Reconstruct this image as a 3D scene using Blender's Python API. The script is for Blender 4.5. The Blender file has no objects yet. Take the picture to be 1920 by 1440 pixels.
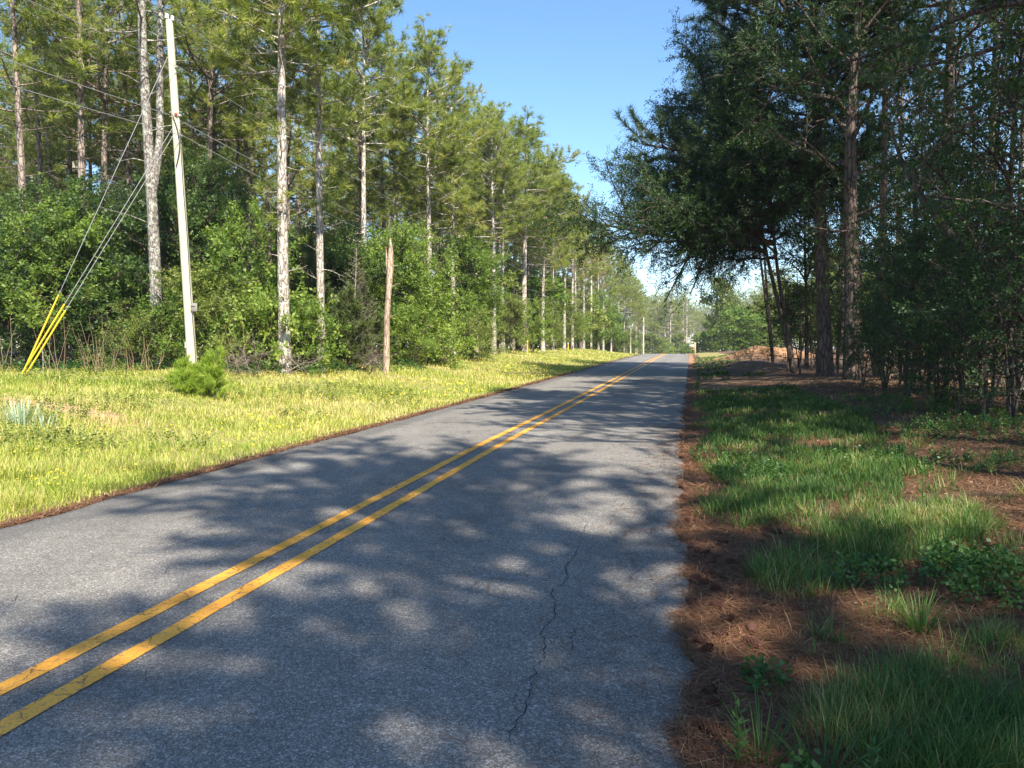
import bpy, math
import numpy as np
R = math.radians
rng = np.random.default_rng(11)
SC = bpy.context.scene
COL = SC.collection

# ------------------------------------------------------------------ camera
F = 1443.0            # focal length in pixels of a 1920 px wide picture
YAW = R(12.05)
CAM_Z = 1.62
cam_d = bpy.data.cameras.new("camera")
cam = bpy.data.objects.new("camera", cam_d); COL.objects.link(cam)
cam_d.sensor_width = 36; cam_d.lens = 36 * F / 1920
cam_d.clip_start = 0.05; cam_d.clip_end = 5000
cam.location = (0, 0, CAM_Z)
cam.rotation_euler = (R(90 - 2.78), 0, YAW)
SC.camera = cam
# ------------------------------------------------------------------ light
SUN_EL = R(47); SUN_AZ = R(33)      # light travels towards (-sin az, cos az)
to_sun = np.array([math.sin(SUN_AZ) * math.cos(SUN_EL), -math.cos(SUN_AZ) * math.cos(SUN_EL), math.sin(SUN_EL)])
W = bpy.data.worlds.new("World"); SC.world = W; W.use_nodes = True
nt = W.node_tree
bg = nt.nodes["Background"]; sky = nt.nodes.new("ShaderNodeTexSky")
sky.sky_type = 'NISHITA'; sky.sun_disc = False
sky.sun_elevation = SUN_EL
sky.sun_rotation = math.atan2(to_sun[0], to_sun[1])
sky.air_density = 1.0; sky.dust_density = 0.3; sky.ozone_density = 3.0
hs = nt.nodes.new('ShaderNodeHueSaturation'); hs.inputs['Saturation'].default_value = 1.12; nt.links.new(sky.outputs[0], hs.inputs['Color']); nt.links.new(hs.outputs[0], bg.inputs[0]); bg.inputs[1].default_value = 0.11
sun_d = bpy.data.lights.new("sun", 'SUN'); sun_d.energy = 5.0; sun_d.angle = R(0.53)
sun_d.color = (1.0, 0.93, 0.80)
sun = bpy.data.objects.new("sun", sun_d); COL.objects.link(sun)
sun.rotation_euler = (R(90) - SUN_EL, 0, math.atan2(to_sun[0], -to_sun[1]))
SC.view_settings.view_transform = 'Standard'; SC.view_settings.look = 'None'
SC.view_settings.exposure = 1.33; SC.view_settings.gamma = 1.0
SC.cycles.max_bounces = 7; SC.cycles.diffuse_bounces = 4; SC.cycles.glossy_bounces = 2
SC.cycles.transmission_bounces = 4; SC.cycles.transparent_max_bounces = 8
SC.cycles.caustics_reflective = False; SC.cycles.caustics_refractive = False
SC.cycles.sample_clamp_indirect = 6

# ------------------------------------------------------------------ terrain maths
def smooth(t): t = np.clip(t, 0, 1); return t * t * (3 - 2 * t)
def cx(Y):                       # centre line of the road
    Y = np.asarray(Y, float)
    s = 0.017 * np.clip(Y - 12, 0, 88)
    return -2.87 + s - 0.0011 * np.clip(Y - 88, 0, 160) ** 2
def rz(Y):                       # road height along its length: up to a crest, then down
    Y = np.asarray(Y, float)
    return 0.62 * smooth(Y / 96) * (Y > 0) - 2.6 * smooth((Y - 100) / 150)
def wob(x, y, s, k=0.0):
    return (np.sin(x / s + 1.3 + k) * np.cos(y / s * 1.17 + .7 * k) + .5 * np.sin(x / s * 2.3 - y / s * 1.9 + k)) / 1.5
def gz(X, Y):
    X = np.asarray(X, float); Y = np.asarray(Y, float)
    u = X - cx(Y); z = rz(Y)
    side = np.abs(u) - 2.93
    shoulder = np.where(side < 0, -0.05, -0.012)
    left = (0.02 * wob(X, Y, 1.3) - 0.05 * np.exp(-((side - 1.1) / .8) ** 2) + 0.72 * smooth((side - 1.2) / 8.5) + 0.05 * wob(X, Y, 3.1) * smooth(side / 3)
            + 0.08 * np.exp(-(((X + 11.2) / 2.6) ** 2 + ((Y - 12.2) / 1.8) ** 2)))
    right = (0.015 * wob(X, Y, 1.1, 2) + 0.36 * smooth((side - .3) / 6.5) + 0.05 * wob(X, Y, 2.3, 1) * smooth(side / 2))
    z = z + shoulder + np.where(side > 0, np.where(u < 0, left, right), 0)
    far = smooth((np.hypot(X, Y) - 260) / 300)
    z = z + far * 1.5
    # the spoil heap of red clay and the bank of litter in front of it
    z = z + .85 * np.exp(-(((X - 6.4) / 2.3) ** 2 + ((Y - 64) / 3.6) ** 2)) * (u > 3.6)
    z = z + 0.6 * np.exp(-(((X - 9.0) / 2.0) ** 2 + ((Y - 68) / 3.0) ** 2)) * (u > 3.6)
    z = z + (.10 * wob(X, Y, .55, 2) + .06 * wob(X, Y, .23, 1)) * np.exp(-(((X - 7) / 3.5) ** 2 + ((Y - 65) / 5) ** 2))
    z = z + 0.42 * np.exp(-(((X - 3.9) / 1.5) ** 2 + ((Y - 45) / 5.0) ** 2)) * smooth((u - 3.2) / 1.2)
    return z
def P(px, d):                    # a place seen at column px of the photograph, d metres away
    lat = (px - 960) / F * d
    return (-math.sin(YAW) * d + math.cos(YAW) * lat, math.cos(YAW) * d + math.sin(YAW) * lat)
def PZ(px, py, d):               # same, with a height
    x, y = P(px, d); return np.array([x, y, CAM_Z + (650 - py) / F * d])
def depth(X, Y): return -math.sin(YAW) * X + math.cos(YAW) * Y
def pxof(X, Y): return 960 + F * (math.cos(YAW) * X + math.sin(YAW) * Y) / np.maximum(depth(X, Y), .1)

# ------------------------------------------------------------------ mesh builder
class MB:
    def __init__(s): s.v = []; s.t = []; s.q = []; s.a = []; s.n = 0; s.tm = []; s.qm = []
    def add(s, V, T=None, Q=None, a=0.5, m=0):
        V = np.asarray(V, float).reshape(-1, 3); s.v.append(V)
        s.a.append(np.broadcast_to(np.asarray(a, float), (len(V),)))
        if T is not None and len(T): s.t.append(np.asarray(T, int) + s.n); s.tm.append(np.full(len(T), m))
        if Q is not None and len(Q): s.q.append(np.asarray(Q, int) + s.n); s.qm.append(np.full(len(Q), m))
        s.n += len(V)
    def mesh(s, name, mats, smoothed=False):
        me = bpy.data.meshes.new(name)
        V = np.concatenate(s.v); T = np.concatenate(s.t) if s.t else np.zeros((0, 3), int)
        Q = np.concatenate(s.q) if s.q else np.zeros((0, 4), int)
        me.vertices.add(len(V)); me.vertices.foreach_set("co", V.astype(np.float32).ravel())
        me.loops.add(T.size + Q.size); me.polygons.add(len(T) + len(Q))
        me.loops.foreach_set("vertex_index", np.concatenate([T.ravel(), Q.ravel()]).astype(np.int32))
        st = np.concatenate([np.arange(len(T)) * 3, T.size + np.arange(len(Q)) * 4])
        me.polygons.foreach_set("loop_start", st.astype(np.int32))
        mi = np.concatenate([np.concatenate(s.tm) if s.tm else np.zeros(0), np.concatenate(s.qm) if s.qm else np.zeros(0)])
        me.polygons.foreach_set("material_index", mi.astype(np.int32))
        if smoothed: me.polygons.foreach_set("use_smooth", np.ones(len(T) + len(Q), bool))
        at = me.attributes.new("v", 'FLOAT', 'POINT'); at.data.foreach_set("value", np.concatenate(s.a).astype(np.float32))
        for m in (mats if isinstance(mats, (list, tuple)) else [mats]): me.materials.append(m)
        me.update(calc_edges=True); return me
def nrm(a): return a / np.maximum(np.linalg.norm(a, axis=-1, keepdims=True), 1e-9)
def add_tubes(mb, PT, RD, ns, a=0.5, m=0, cap=False):     # PT (N,k,3), RD (N,k)
    PT = np.asarray(PT, float); RD = np.asarray(RD, float)
    if PT.ndim == 2: PT = PT[None]; RD = RD[None]
    N, k, _ = PT.shape
    tg = np.gradient(PT, axis=1); tg = nrm(tg)
    main = nrm(PT[:, -1] - PT[:, 0])
    ref = np.where(np.abs(main[:, 2:3]) > .8, np.array([[1., 0, 0]]), np.array([[0, 0, 1.]]))[:, None, :]
    u = nrm(np.cross(tg, ref)); w = np.cross(tg, u)
    an = np.arange(ns) * 2 * math.pi / ns
    V = PT[:, :, None, :] + RD[:, :, None, None] * (np.cos(an)[None, None, :, None] * u[:, :, None, :] + np.sin(an)[None, None, :, None] * w[:, :, None, :])
    i = np.arange(k - 1)[:, None]; j = np.arange(ns)[None, :]
    q = np.stack([i * ns + j, i * ns + (j + 1) % ns, (i + 1) * ns + (j + 1) % ns, (i + 1) * ns + j], -1).reshape(-1, 4)
    Q = (q[None] + (np.arange(N) * k * ns)[:, None, None]).reshape(-1, 4)
    mb.add(V.reshape(-1, 3), None, Q[:, ::-1], a, m)
    if cap:
        for e in (0, k - 1):
            for b in range(N):
                C = PT[b, e]; ring = V[b, e]
                T = [[0, 1 + x, 1 + (x + 1) % ns] if e else [0, 1 + (x + 1) % ns, 1 + x] for x in range(ns)]
                mb.add(np.vstack([C[None], ring]), T, None, a, m)
def add_box(mb, c, s, rz_=0, a=.5, m=0, bev=0.0):
    x, y, z = np.array(s) / 2
    b = min(bev, x * .9, y * .9, z * .9)
    prof = [(x - b, y), (x, y - b), (x, -y + b), (x - b, -y), (-x + b, -y), (-x, -y + b), (-x, y - b), (-x + b, y)] if b > 0 else [(x, y), (x, -y), (-x, -y), (-x, y)]
    n = len(prof)
    V = []
    for zz, k in ([(-z, 1 - b / max(x, y)), (-z + b, 1), (z - b, 1), (z, 1 - b / max(x, y))] if b > 0 else [(-z, 1), (z, 1)]):
        V += [(p * k, q * k, zz) for p, q in prof]
    V = np.array(V); L = len(V) // n
    Q = [[r * n + i, (r + 1) * n + i, (r + 1) * n + (i + 1) % n, r * n + (i + 1) % n] for r in range(L - 1) for i in range(n)]
    T = [[0, i, i + 1] for i in range(1, n - 1)] + [[(L - 1) * n, (L - 1) * n + i + 1, (L - 1) * n + i] for i in range(1, n - 1)]
    c_, s_ = math.cos(rz_), math.sin(rz_)
    V = V @ np.array([[c_, s_, 0], [-s_, c_, 0], [0, 0, 1]]) + np.array(c)
    mb.add(V, T, Q, a, m)
def scatter(mb, tv, tf, pos, dirs, size, roll, a, m=0):    # template along +z placed along dirs
    pos = np.asarray(pos); d = nrm(np.asarray(dirs)); N = len(pos)
    ref = np.where(np.abs(d[:, 2:3]) > .95, np.array([[1., 0, 0]]), np.array([[0, 0, 1.]]))
    u = nrm(np.cross(d, ref)); w = np.cross(d, u)
    c, s = np.cos(roll)[:, None], np.sin(roll)[:, None]
    u, w = u * c + w * s, w * c - u * s
    M = np.stack([u, w, d], 1) * np.asarray(size).reshape(-1, 1, 1)
    V = np.einsum('vi,nij->nvj', tv, M) + pos[:, None, :]
    Fs = (tf[None] + (np.arange(N) * len(tv))[:, None, None]).reshape(-1, tf.shape[1])
    A = np.repeat(np.asarray(a), len(tv))
    if tf.shape[1] == 3: mb.add(V.reshape(-1, 3), Fs, None, A, m)
    else: mb.add(V.reshape(-1, 3), None, Fs, A, m)

# ------------------------------------------------------------------ materials
def mat(name):
    m = bpy.data.materials.new(name); m.use_nodes = True
    n = m.node_tree; n.nodes.clear(); o = n.nodes.new("ShaderNodeOutputMaterial"); return m, n, o
def nd(n, t, **k):
    x = n.nodes.new(t)
    for a, b in k.items(): setattr(x, a, b)
    return x
def noise(n, scale, detail=3, rough=.55, co=None, vec=None):
    x = n.nodes.new("ShaderNodeTexNoise"); x.inputs["Scale"].default_value = scale
    x.inputs["Detail"].default_value = detail; x.inputs["Roughness"].default_value = rough
    if co is not None:
        if vec: 
            mp = n.nodes.new("ShaderNodeMapping"); mp.inputs["Scale"].default_value = vec
            n.links.new(co, mp.inputs[0]); co = mp.outputs[0]
        n.links.new(co, x.inputs["Vector"])
    return x
def ramp(n, src, stops, interp='LINEAR'):
    r = n.nodes.new("ShaderNodeValToRGB"); r.color_ramp.interpolation = interp
    e = r.color_ramp.elements
    while len(e) < len(stops): e.new(.5)
    for i, (p, c) in enumerate(stops):
        e[i].position = p; e[i].color = (*c, 1) if len(c) == 3 else c
    n.links.new(src, r.inputs[0]); return r.outputs[0]
def g(v): return (v, v, v)
def mix(n, f, a, b, mode='MIX'):
    x = n.nodes.new("ShaderNodeMix"); x.data_type = 'RGBA'; x.blend_type = mode
    for i, s in ((0, f), (6, a), (7, b)):
        if hasattr(s, 'is_output') or hasattr(s, 'links'): n.links.new(s, x.inputs[i])
        else: x.inputs[i].default_value = s if i == 0 else (*s, 1)
    return x.outputs[2]
def math_(n, op, a, b=None, clamp=False):
    x = n.nodes.new("ShaderNodeMath"); x.operation = op; x.use_clamp = clamp
    for i, s in ((0, a), (1, b)):
        if s is None: continue
        if hasattr(s, 'links'): n.links.new(s, x.inputs[i])
        else: x.inputs[i].default_value = s
    return x.outputs[0]
def attr(n, nm="v"): x = n.nodes.new("ShaderNodeAttribute"); x.attribute_name = nm; return x.outputs["Fac"]
def objco(n): return n.nodes.new("ShaderNodeTexCoord").outputs["Object"]
def geopos(n): return n.nodes.new("ShaderNodeNewGeometry").outputs["Position"]
def bsdf(n, o, col, rough=.9, bump=None, bs=.3, bd=.02, spec=.3):
    b = n.nodes.new("ShaderNodeBsdfPrincipled")
    if hasattr(col, 'links'): n.links.new(col, b.inputs["Base Color"])
    else: b.inputs["Base Color"].default_value = (*col, 1)
    if hasattr(rough, 'links'): n.links.new(rough, b.inputs["Roughness"])
    else: b.inputs["Roughness"].default_value = rough
    b.inputs["Specular IOR Level"].default_value = spec
    if bump is not None:
        x = n.nodes.new("ShaderNodeBump"); x.inputs["Strength"].default_value = bs; x.inputs["Distance"].default_value = bd
        n.links.new(bump, x.inputs["Height"]); n.links.new(x.outputs[0], b.inputs["Normal"])
    n.links.new(b.outputs[0], o.inputs[0]); return b
def foliage(name, stops, trans=.35, rough=.5, spec=.35, patch=None, tboost=1.5, objv=.25):
    m, n, o = mat(name)
    oi = n.nodes.new("ShaderNodeObjectInfo")
    f = attr(n)
    k = math_(n, 'MULTIPLY', math_(n, 'SUBTRACT', oi.outputs["Random"], .5), objv)
    f = math_(n, 'ADD', f, k, True)
    c = ramp(n, f, stops)
    if patch:
        ps = noise(n, patch[0], 2, .5, geopos(n))
        pf = ramp(n, ps.outputs[0], [(.42, g(0)), (.6, g(1))])
        c = mix(n, pf, c, patch[1], 'MULTIPLY')
    b = n.nodes.new("ShaderNodeBsdfPrincipled"); n.links.new(c, b.inputs["Base Color"])
    b.inputs["Roughness"].default_value = rough; b.inputs["Specular IOR Level"].default_value = spec
    t = n.nodes.new("ShaderNodeBsdfTranslucent")
    tc = mix(n, 1.0, c, (1.25 * tboost, 1.3 * tboost, .55 * tboost), 'MULTIPLY'); n.links.new(tc, t.inputs[0])
    x = n.nodes.new("ShaderNodeMixShader"); x.inputs[0].default_value = trans
    n.links.new(b.outputs[0], x.inputs[1]); n.links.new(t.outputs[0], x.inputs[2]); n.links.new(x.outputs[0], o.inputs[0])
    return m
M = {}
M['needle'] = foliage('pine_needles', [(0, (.09, .13, .03)), (.45, (.19, .23, .05)), (.8, (.29, .31, .075)), (1, (.36, .32, .11))], .36)
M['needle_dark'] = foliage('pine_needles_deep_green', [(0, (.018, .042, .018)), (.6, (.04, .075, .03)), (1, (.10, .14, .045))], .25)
M['leaf'] = foliage('broad_leaves', [(0, (.06, .11, .02)), (.5, (.14, .215, .035)), (1, (.28, .34, .07))], .4, objv=.5)
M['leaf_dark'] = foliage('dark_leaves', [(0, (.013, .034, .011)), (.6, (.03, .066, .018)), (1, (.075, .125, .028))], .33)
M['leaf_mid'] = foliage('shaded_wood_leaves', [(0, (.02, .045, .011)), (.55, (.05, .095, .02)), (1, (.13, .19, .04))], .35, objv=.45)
M['leaf_olive'] = foliage('olive_leaves', [(0, (.07, .10, .022)), (.5, (.15, .19, .04)), (1, (.27, .29, .08))], .35, objv=.4)
M['cedar'] = foliage('cedar_sprays', [(0, (.05, .08, .025)), (.6, (.10, .135, .04)), (1, (.17, .17, .06))], .22)
M['rust'] = foliage('rusty_needles', [(0, (.16, .13, .04)), (.5, (.24, .17, .06)), (1, (.3, .18, .08))], .3)
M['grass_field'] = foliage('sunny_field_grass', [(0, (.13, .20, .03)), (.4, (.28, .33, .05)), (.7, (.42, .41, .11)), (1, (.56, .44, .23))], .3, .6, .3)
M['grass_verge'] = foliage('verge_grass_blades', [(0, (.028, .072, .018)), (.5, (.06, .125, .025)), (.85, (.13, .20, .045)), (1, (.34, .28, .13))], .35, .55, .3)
M['weed'] = foliage('weed_leaves', [(0, (.03, .08, .02)), (.6, (.06, .13, .03)), (1, (.13, .21, .05))], .33)
M['silver'] = foliage('silvery_blades', [(0, (.28, .36, .26)), (1, (.5, .56, .42))], .2)
M['straw'] = foliage('pine_straw', [(0, (.065, .03, .017)), (.5, (.15, .07, .034)), (.85, (.27, .145, .075)), (1, (.38, .26, .15))], .08, .75, .3)
M['dryleaf'] = foliage('dry_leaves', [(0, (.10, .055, .03)), (.6, (.24, .15, .08)), (1, (.42, .33, .22))], .12)
M['flower'] = foliage('yellow_petals', [(0, (.75, .55, .02)), (1, (.9, .75, .05))], .25)
M['flower_white'] = foliage('white_petals', [(0, (.75, .75, .7)), (1, (.85, .85, .8))], .25)
M['drystalk'] = foliage('dry_stalks', [(0, (.22, .13, .08)), (1, (.46, .34, .22))], .1)

def bark(name, c0, c1, c2, vs=9, stretch=.22, bd=.03, lichen=None):
    m, n, o = mat(name); co = objco(n)
    oi = n.nodes.new("ShaderNodeObjectInfo")
    add = n.nodes.new("ShaderNodeVectorMath"); add.operation = 'ADD'; n.links.new(co, add.inputs[0])
    cmb = n.nodes.new("ShaderNodeCombineXYZ"); n.links.new(math_(n, 'MULTIPLY', oi.outputs["Random"], 40), cmb.inputs[2]); n.links.new(cmb.outputs[0], add.inputs[1])
    co = add.outputs[0]
    v = n.nodes.new("ShaderNodeTexVoronoi"); v.feature = 'DISTANCE_TO_EDGE'; v.inputs["Scale"].default_value = vs
    mp = n.nodes.new("ShaderNodeMapping"); mp.inputs["Scale"].default_value = (1, 1, stretch)
    nz = noise(n, 4, 3, .6, co); ad = mix(n, .12, (0, 0, 0), nz.outputs["Color"], 'ADD')
    va = n.nodes.new("ShaderNodeVectorMath"); va.operation = 'ADD'; n.links.new(co, va.inputs[0]); n.links.new(ad, va.inputs[1])
    n.links.new(va.outputs[0], mp.inputs[0]); n.links.new(mp.outputs[0], v.inputs["Vector"])
    f1 = ramp(n, v.outputs["Distance"], [(0, g(0)), (.09, g(.75)), (.3, g(1))])
    n2 = noise(n, 14, 5, .7, co, (1, 1, .4))
    c = mix(n, ramp(n, n2.outputs[0], [(.35, g(0)), (.65, g(1))]), c1, c2)
    c = mix(n, f1, c0, c)
    n3 = noise(n, 1.1, 3, .6, co, (1, 1, .3))
    c = mix(n, ramp(n, n3.outputs[0], [(.35, g(0)), (.7, g(.55))]), c, c0)
    if lichen:
        n4 = noise(n, 7, 4, .65, co)
        c = mix(n, ramp(n, n4.outputs[0], [(.5, g(0)), (.58, g(.8))]), c, lichen)
    c = mix(n, 1.0, c, ramp(n, oi.outputs["Random"], [(0, (.75, .74, .74)), (1, (1.12, 1.08, 1.05))]), 'MULTIPLY')
    h = math_(n, 'ADD', f1, math_(n, 'MULTIPLY', n2.outputs[0], .5))
    bsdf(n, o, c, .9, h, .9, bd, .2); return m
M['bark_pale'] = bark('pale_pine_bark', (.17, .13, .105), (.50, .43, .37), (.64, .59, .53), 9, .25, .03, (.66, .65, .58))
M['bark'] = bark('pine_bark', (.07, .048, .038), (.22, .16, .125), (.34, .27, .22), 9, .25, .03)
M['bark_mid'] = bark('grey_pine_bark', (.10, .075, .06), (.31, .25, .21), (.44, .38, .33), 9, .25, .03)
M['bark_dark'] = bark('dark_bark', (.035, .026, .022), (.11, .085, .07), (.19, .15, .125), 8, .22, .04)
M['bark_lichen'] = bark('lichen_bark', (.07, .058, .05), (.22, .20, .18), (.32, .305, .285), 12, .4, .02, (.40, .42, .37))
M['twig'] = bark('bare_twigs', (.10, .08, .065), (.28, .23, .19), (.42, .37, .32), 20, .3, .005)
M['deadwood'] = bark('dead_wood', (.16, .11, .08), (.42, .32, .24), (.6, .5, .4), 14, .12, .02)

# ------------------------------------------------------------------ object helpers
def tag(o, label=None, cat=None, group=None, kind=None):
    if label: o['label'] = label
    if cat: o['category'] = cat
    if group: o['group'] = group
    if kind: o['kind'] = kind
    return o
def obj(name, me, parent=None, loc=(0, 0, 0)):
    o = bpy.data.objects.new(name, me); COL.objects.link(o); o.location = loc
    if parent is not None: o.parent = parent
    return o
def empty(name, loc, rot=0, sc=1.0):
    o = bpy.data.objects.new(name, None); COL.objects.link(o); o.empty_display_size = .3
    o.location = loc; o.rotation_euler = (0, 0, rot) if not hasattr(rot, '__len__') else rot
    o.scale = (sc, sc, sc) if not hasattr(sc, '__len__') else sc; return o

# ------------------------------------------------------------------ ground sheet
def axis(lo, hi, core_lo, core_hi, step, grow):
    a = list(np.arange(core_lo, core_hi + 1e-6, step))
    s = step; x = core_hi
    while x < hi: s *= grow; x += s; a.append(min(x, hi))
    s = step; x = core_lo
    while x > lo: s *= grow; x -= s; a.insert(0, max(x, lo))
    return np.array(a)
us = axis(-500, 500, -17, 13, .16, 1.12)
us = np.sort(np.concatenate([us, [-2.935, -2.925, 2.925, 2.935]]))
ys = axis(-80, 1100, -6, 34, .2, 1.045)
UU, YY = np.meshgrid(us, ys)
# the offset of the centre line fades out sideways, so that the sheet stays one plain field
XX = UU + cx(YY) * np.exp(-(np.abs(UU) / 60) ** 2)
# keep road edge crisp: near the road the fade is nil
XX = np.where(np.abs(UU) < 20, UU + cx(YY), XX)
ZZ = gz(XX, YY)
mb = MB(); ny, nx = UU.shape
i = np.arange(ny - 1)[:, None]; j = np.arange(nx - 1)[None]
Q = np.stack([i * nx + j, i * nx + j + 1, (i + 1) * nx + j + 1, (i + 1) * nx + j], -1).reshape(-1, 4)
u_all = XX - cx(YY)
# v: 0 = left field, 1 = right litter, in between = clearing beyond the right-hand trees / clay
mb.add(np.stack([XX, YY, ZZ], -1).reshape(-1, 3), None, Q, 0)
m, n, o = mat('ground_soil_litter_and_turf')
pos = geopos(n)
straw_f = attr(n, "straw"); clay_f = attr(n, "clay"); field_f = attr(n, "field")
big = noise(n, .35, 4, .6, pos); mid = noise(n, 2.2, 5, .65, pos); fine = noise(n, 28, 4, .7, pos)
fib = noise(n, 60, 3, .7, pos, (1, .25, 1)); fib2 = noise(n, 60, 3, .7, pos, (.25, 1, 1))
fb = math_(n, 'MAXIMUM', fib.outputs[0], fib2.outputs[0])
fieldc = mix(n, ramp(n, mid.outputs[0], [(.3, g(0)), (.7, g(1))]), (.20, .24, .055), (.36, .32, .12))
fieldc = mix(n, ramp(n, fine.outputs[0], [(.35, g(0)), (.7, g(1))]), fieldc, (.22, .17, .08))
strawc = mix(n, ramp(n, fb, [(.45, g(0)), (.72, g(1))]), (.075, .034, .02), (.25, .12, .06))
strawc = mix(n, ramp(n, mid.outputs[0], [(.4, g(0)), (.75, g(.7))]), strawc, (.09, .06, .04))
litter = mix(n, ramp(n, fine.outputs[0], [(.3, g(0)), (.7, g(1))]), (.06, .042, .028), (.21, .135, .085))
litter = mix(n, ramp(n, big.outputs[0], [(.45, g(0)), (.65, g(.6))]), litter, strawc)
clayc = mix(n, ramp(n, mid.outputs[0], [(.3, g(0)), (.7, g(1))]), (.25, .115, .055), (.40, .235, .125))
def brk(f, nz, amt=.5):
    return ramp(n, math_(n, 'ADD', f, math_(n, 'MULTIPLY', math_(n, 'SUBTRACT', nz, .5), amt)), [(.42, g(0)), (.58, g(1))])
c = mix(n, brk(field_f, mid.outputs[0]), litter, fieldc)
c = mix(n, brk(straw_f, mid.outputs[0]), c, strawc)
c = mix(n, brk(attr(n, 'bare'), mid.outputs[0], .8), c, mix(n, fine.outputs[0], (.30, .19, .10), (.50, .36, .20)))
c = mix(n, brk(clay_f, mid.outputs[0], .8), c, clayc)
bsdf(n, o, c, .95, math_(n, 'ADD', fb, math_(n, 'MULTIPLY', fine.outputs[0], .8)), .7, .02, .15)
gme = mb.mesh('ground', m, True)
X = XX.ravel(); Y = YY.ravel(); U = u_all.ravel()
fieldv = np.clip((-U - 3.3) / .6, 0, 1) * np.where(Y > -50, 1, 1)
edge_left = -14 - cx(Y) * 0
fieldv *= np.clip((X + 19) / 3, 0, 1) * np.where(Y < 200, 1, 1)
fieldr = np.clip((U - 3.6) / .8, 0, 1) * np.clip((Y - 58) / 10, 0, 1) * np.clip((7.8 - U) / 2, 0, 1)
strawv = np.where(U < 0, np.exp(-((U + 3.15) / .3) ** 2), np.clip((3.55 + .15 * np.sin(Y * 1.7) - U) / .7, 0, 1) + .5 * (np.sin(X * 1.3 + 1) * np.sin(Y * .8) > .2))
clayv = np.exp(-(((X - 7) / 4.5) ** 2 + ((Y - 65) / 7.5) ** 2)) * 1.1 + .0 * X
clayv += .62 * ((X > 13) & (Y > 5) & (Y < 140)) * smooth((X - 13) / 4)
clayv += .75 * np.exp(-((U - 3.15) / .3) ** 2) * (Y > 55)
barev = 1.0 * np.exp(-(((X + 11.2) / 2.3) ** 2 + ((Y - 12.2) / .8) ** 2))
for nm, arr in (("bare", barev), ("field", np.maximum(fieldv, fieldr)), ("straw", strawv), ("clay", clayv)):
    at = gme.attributes.new(nm, 'FLOAT', 'POINT'); at.data.foreach_set("value", arr.astype(np.float32))
tag(obj('ground', gme), kind='structure')

# ------------------------------------------------------------------ road
ry = axis(-70, 330, -4, 30, .12, 1.04)
def redge(Y, side):        # ragged edge
    if side > 0: return 2.96 + .05 * np.sin(Y * 1.9 + .4) * np.sin(Y * .73) + .035 * np.sin(Y * 5.3) + .02 * np.sin(Y * 13.1 + 1) + .012 * np.sin(Y * 31)
    return 2.98 + .04 * np.sin(Y * 1.3) * np.sin(Y * .51 + 2) + .025 * np.sin(Y * 4.7) + .012 * np.sin(Y * 17)
fr = np.array([-1, -.985, -.95, -.8, -.6, -.4, -.2, 0, .2, .4, .6, .8, .95, .985, 1])
FR, RY = np.meshgrid(fr, ry)
RU = FR * np.where(FR > 0, redge(RY, 1), redge(RY, -1))
def roadz(u, Y): return rz(Y) + .012 + .03 * (1 - (u / 3) ** 2) - .03 * (np.abs(u) > 2.9)
RZ = rz(RY) + .010 + .03 * (1 - FR ** 2) - .05 * (np.abs(FR) > .99)
mb = MB(); ny, nx = FR.shape
i = np.arange(ny - 1)[:, None]; j = np.arange(nx - 1)[None]
Q = np.stack([i * nx + j, i * nx + j + 1, (i + 1) * nx + j + 1, (i + 1) * nx + j], -1).reshape(-1, 4)
mb.add(np.stack([RU + cx(RY), RY, RZ], -1).reshape(-1, 3), None, Q, np.abs(FR).ravel() * np.sign(FR).ravel())
m, n, o = mat('worn_asphalt'); pos = geopos(n)
v = n.nodes.new("ShaderNodeTexVoronoi"); v.inputs["Scale"].default_value = 120; n.links.new(pos, v.inputs["Vector"])
v2 = n.nodes.new("ShaderNodeTexVoronoi"); v2.inputs["Scale"].default_value = 60; n.links.new(pos, v2.inputs["Vector"])
hsv = n.nodes.new("ShaderNodeSeparateColor"); n.links.new(v.outputs["Color"], hsv.inputs[0])
hs2 = n.nodes.new("ShaderNodeSeparateColor"); n.links.new(v2.outputs["Color"], hs2.inputs[0])
big = noise(n, .5, 4, .6, pos, (1, .35, 1)); mid = noise(n, 6, 4, .6, pos)
st = ramp(n, hsv.outputs[0], [(0, (.115, .104, .095)), (.45, (.205, .188, .168)), (.8, (.31, .287, .255)), (1, (.54, .505, .45))])
s2 = ramp(n, hs2.outputs[1], [(0, (.13, .12, .11)), (.8, (.205, .19, .172)), (.95, (.39, .37, .34)), (1, (.5, .48, .45))])
c = mix(n, .4, st, s2)
gap = ramp(n, v.outputs["Distance"], [(.35, g(1)), (.75, g(.55))])
c = mix(n, 1.0, c, gap, 'MULTIPLY')
c = mix(n, 1.0, c, ramp(n, big.outputs[0], [(.3, g(.86)), (.7, g(1.16))]), 'MULTIPLY')
c = mix(n, 1.0, c, ramp(n, mid.outputs[0], [(.3, g(.9)), (.7, g(1.1))]), 'MULTIPLY')
fe = attr(n)          # darker strip where the surface course stops short on the left
c = mix(n, ramp(n, math_(n, 'ADD', fe, math_(n, 'MULTIPLY', mid.outputs[0], .04)), [(0, g(0)), (1, g(0))]), c, c)
dk = ramp(n, math_(n, 'ADD', math_(n, 'MULTIPLY', fe, -1), math_(n, 'MULTIPLY', big.outputs[0], .12)), [(.86, g(0)), (.93, g(.42))])
wp = math_(n, 'ADD', fe, math_(n, 'MULTIPLY', big.outputs[0], .08))
c = mix(n, 1.0, c, ramp(n, math_(n, 'MULTIPLY', math_(n, 'ADD', wp, 1), .5), [(.1, g(.94)), (.19, g(1.08)), (.27, g(.95)), (.38, g(1.1)), (.5, g(.9)), (.61, g(1.08)), (.72, g(.94)), (.83, g(1.08)), (.97, g(.9))]), 'MULTIPLY')
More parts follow.
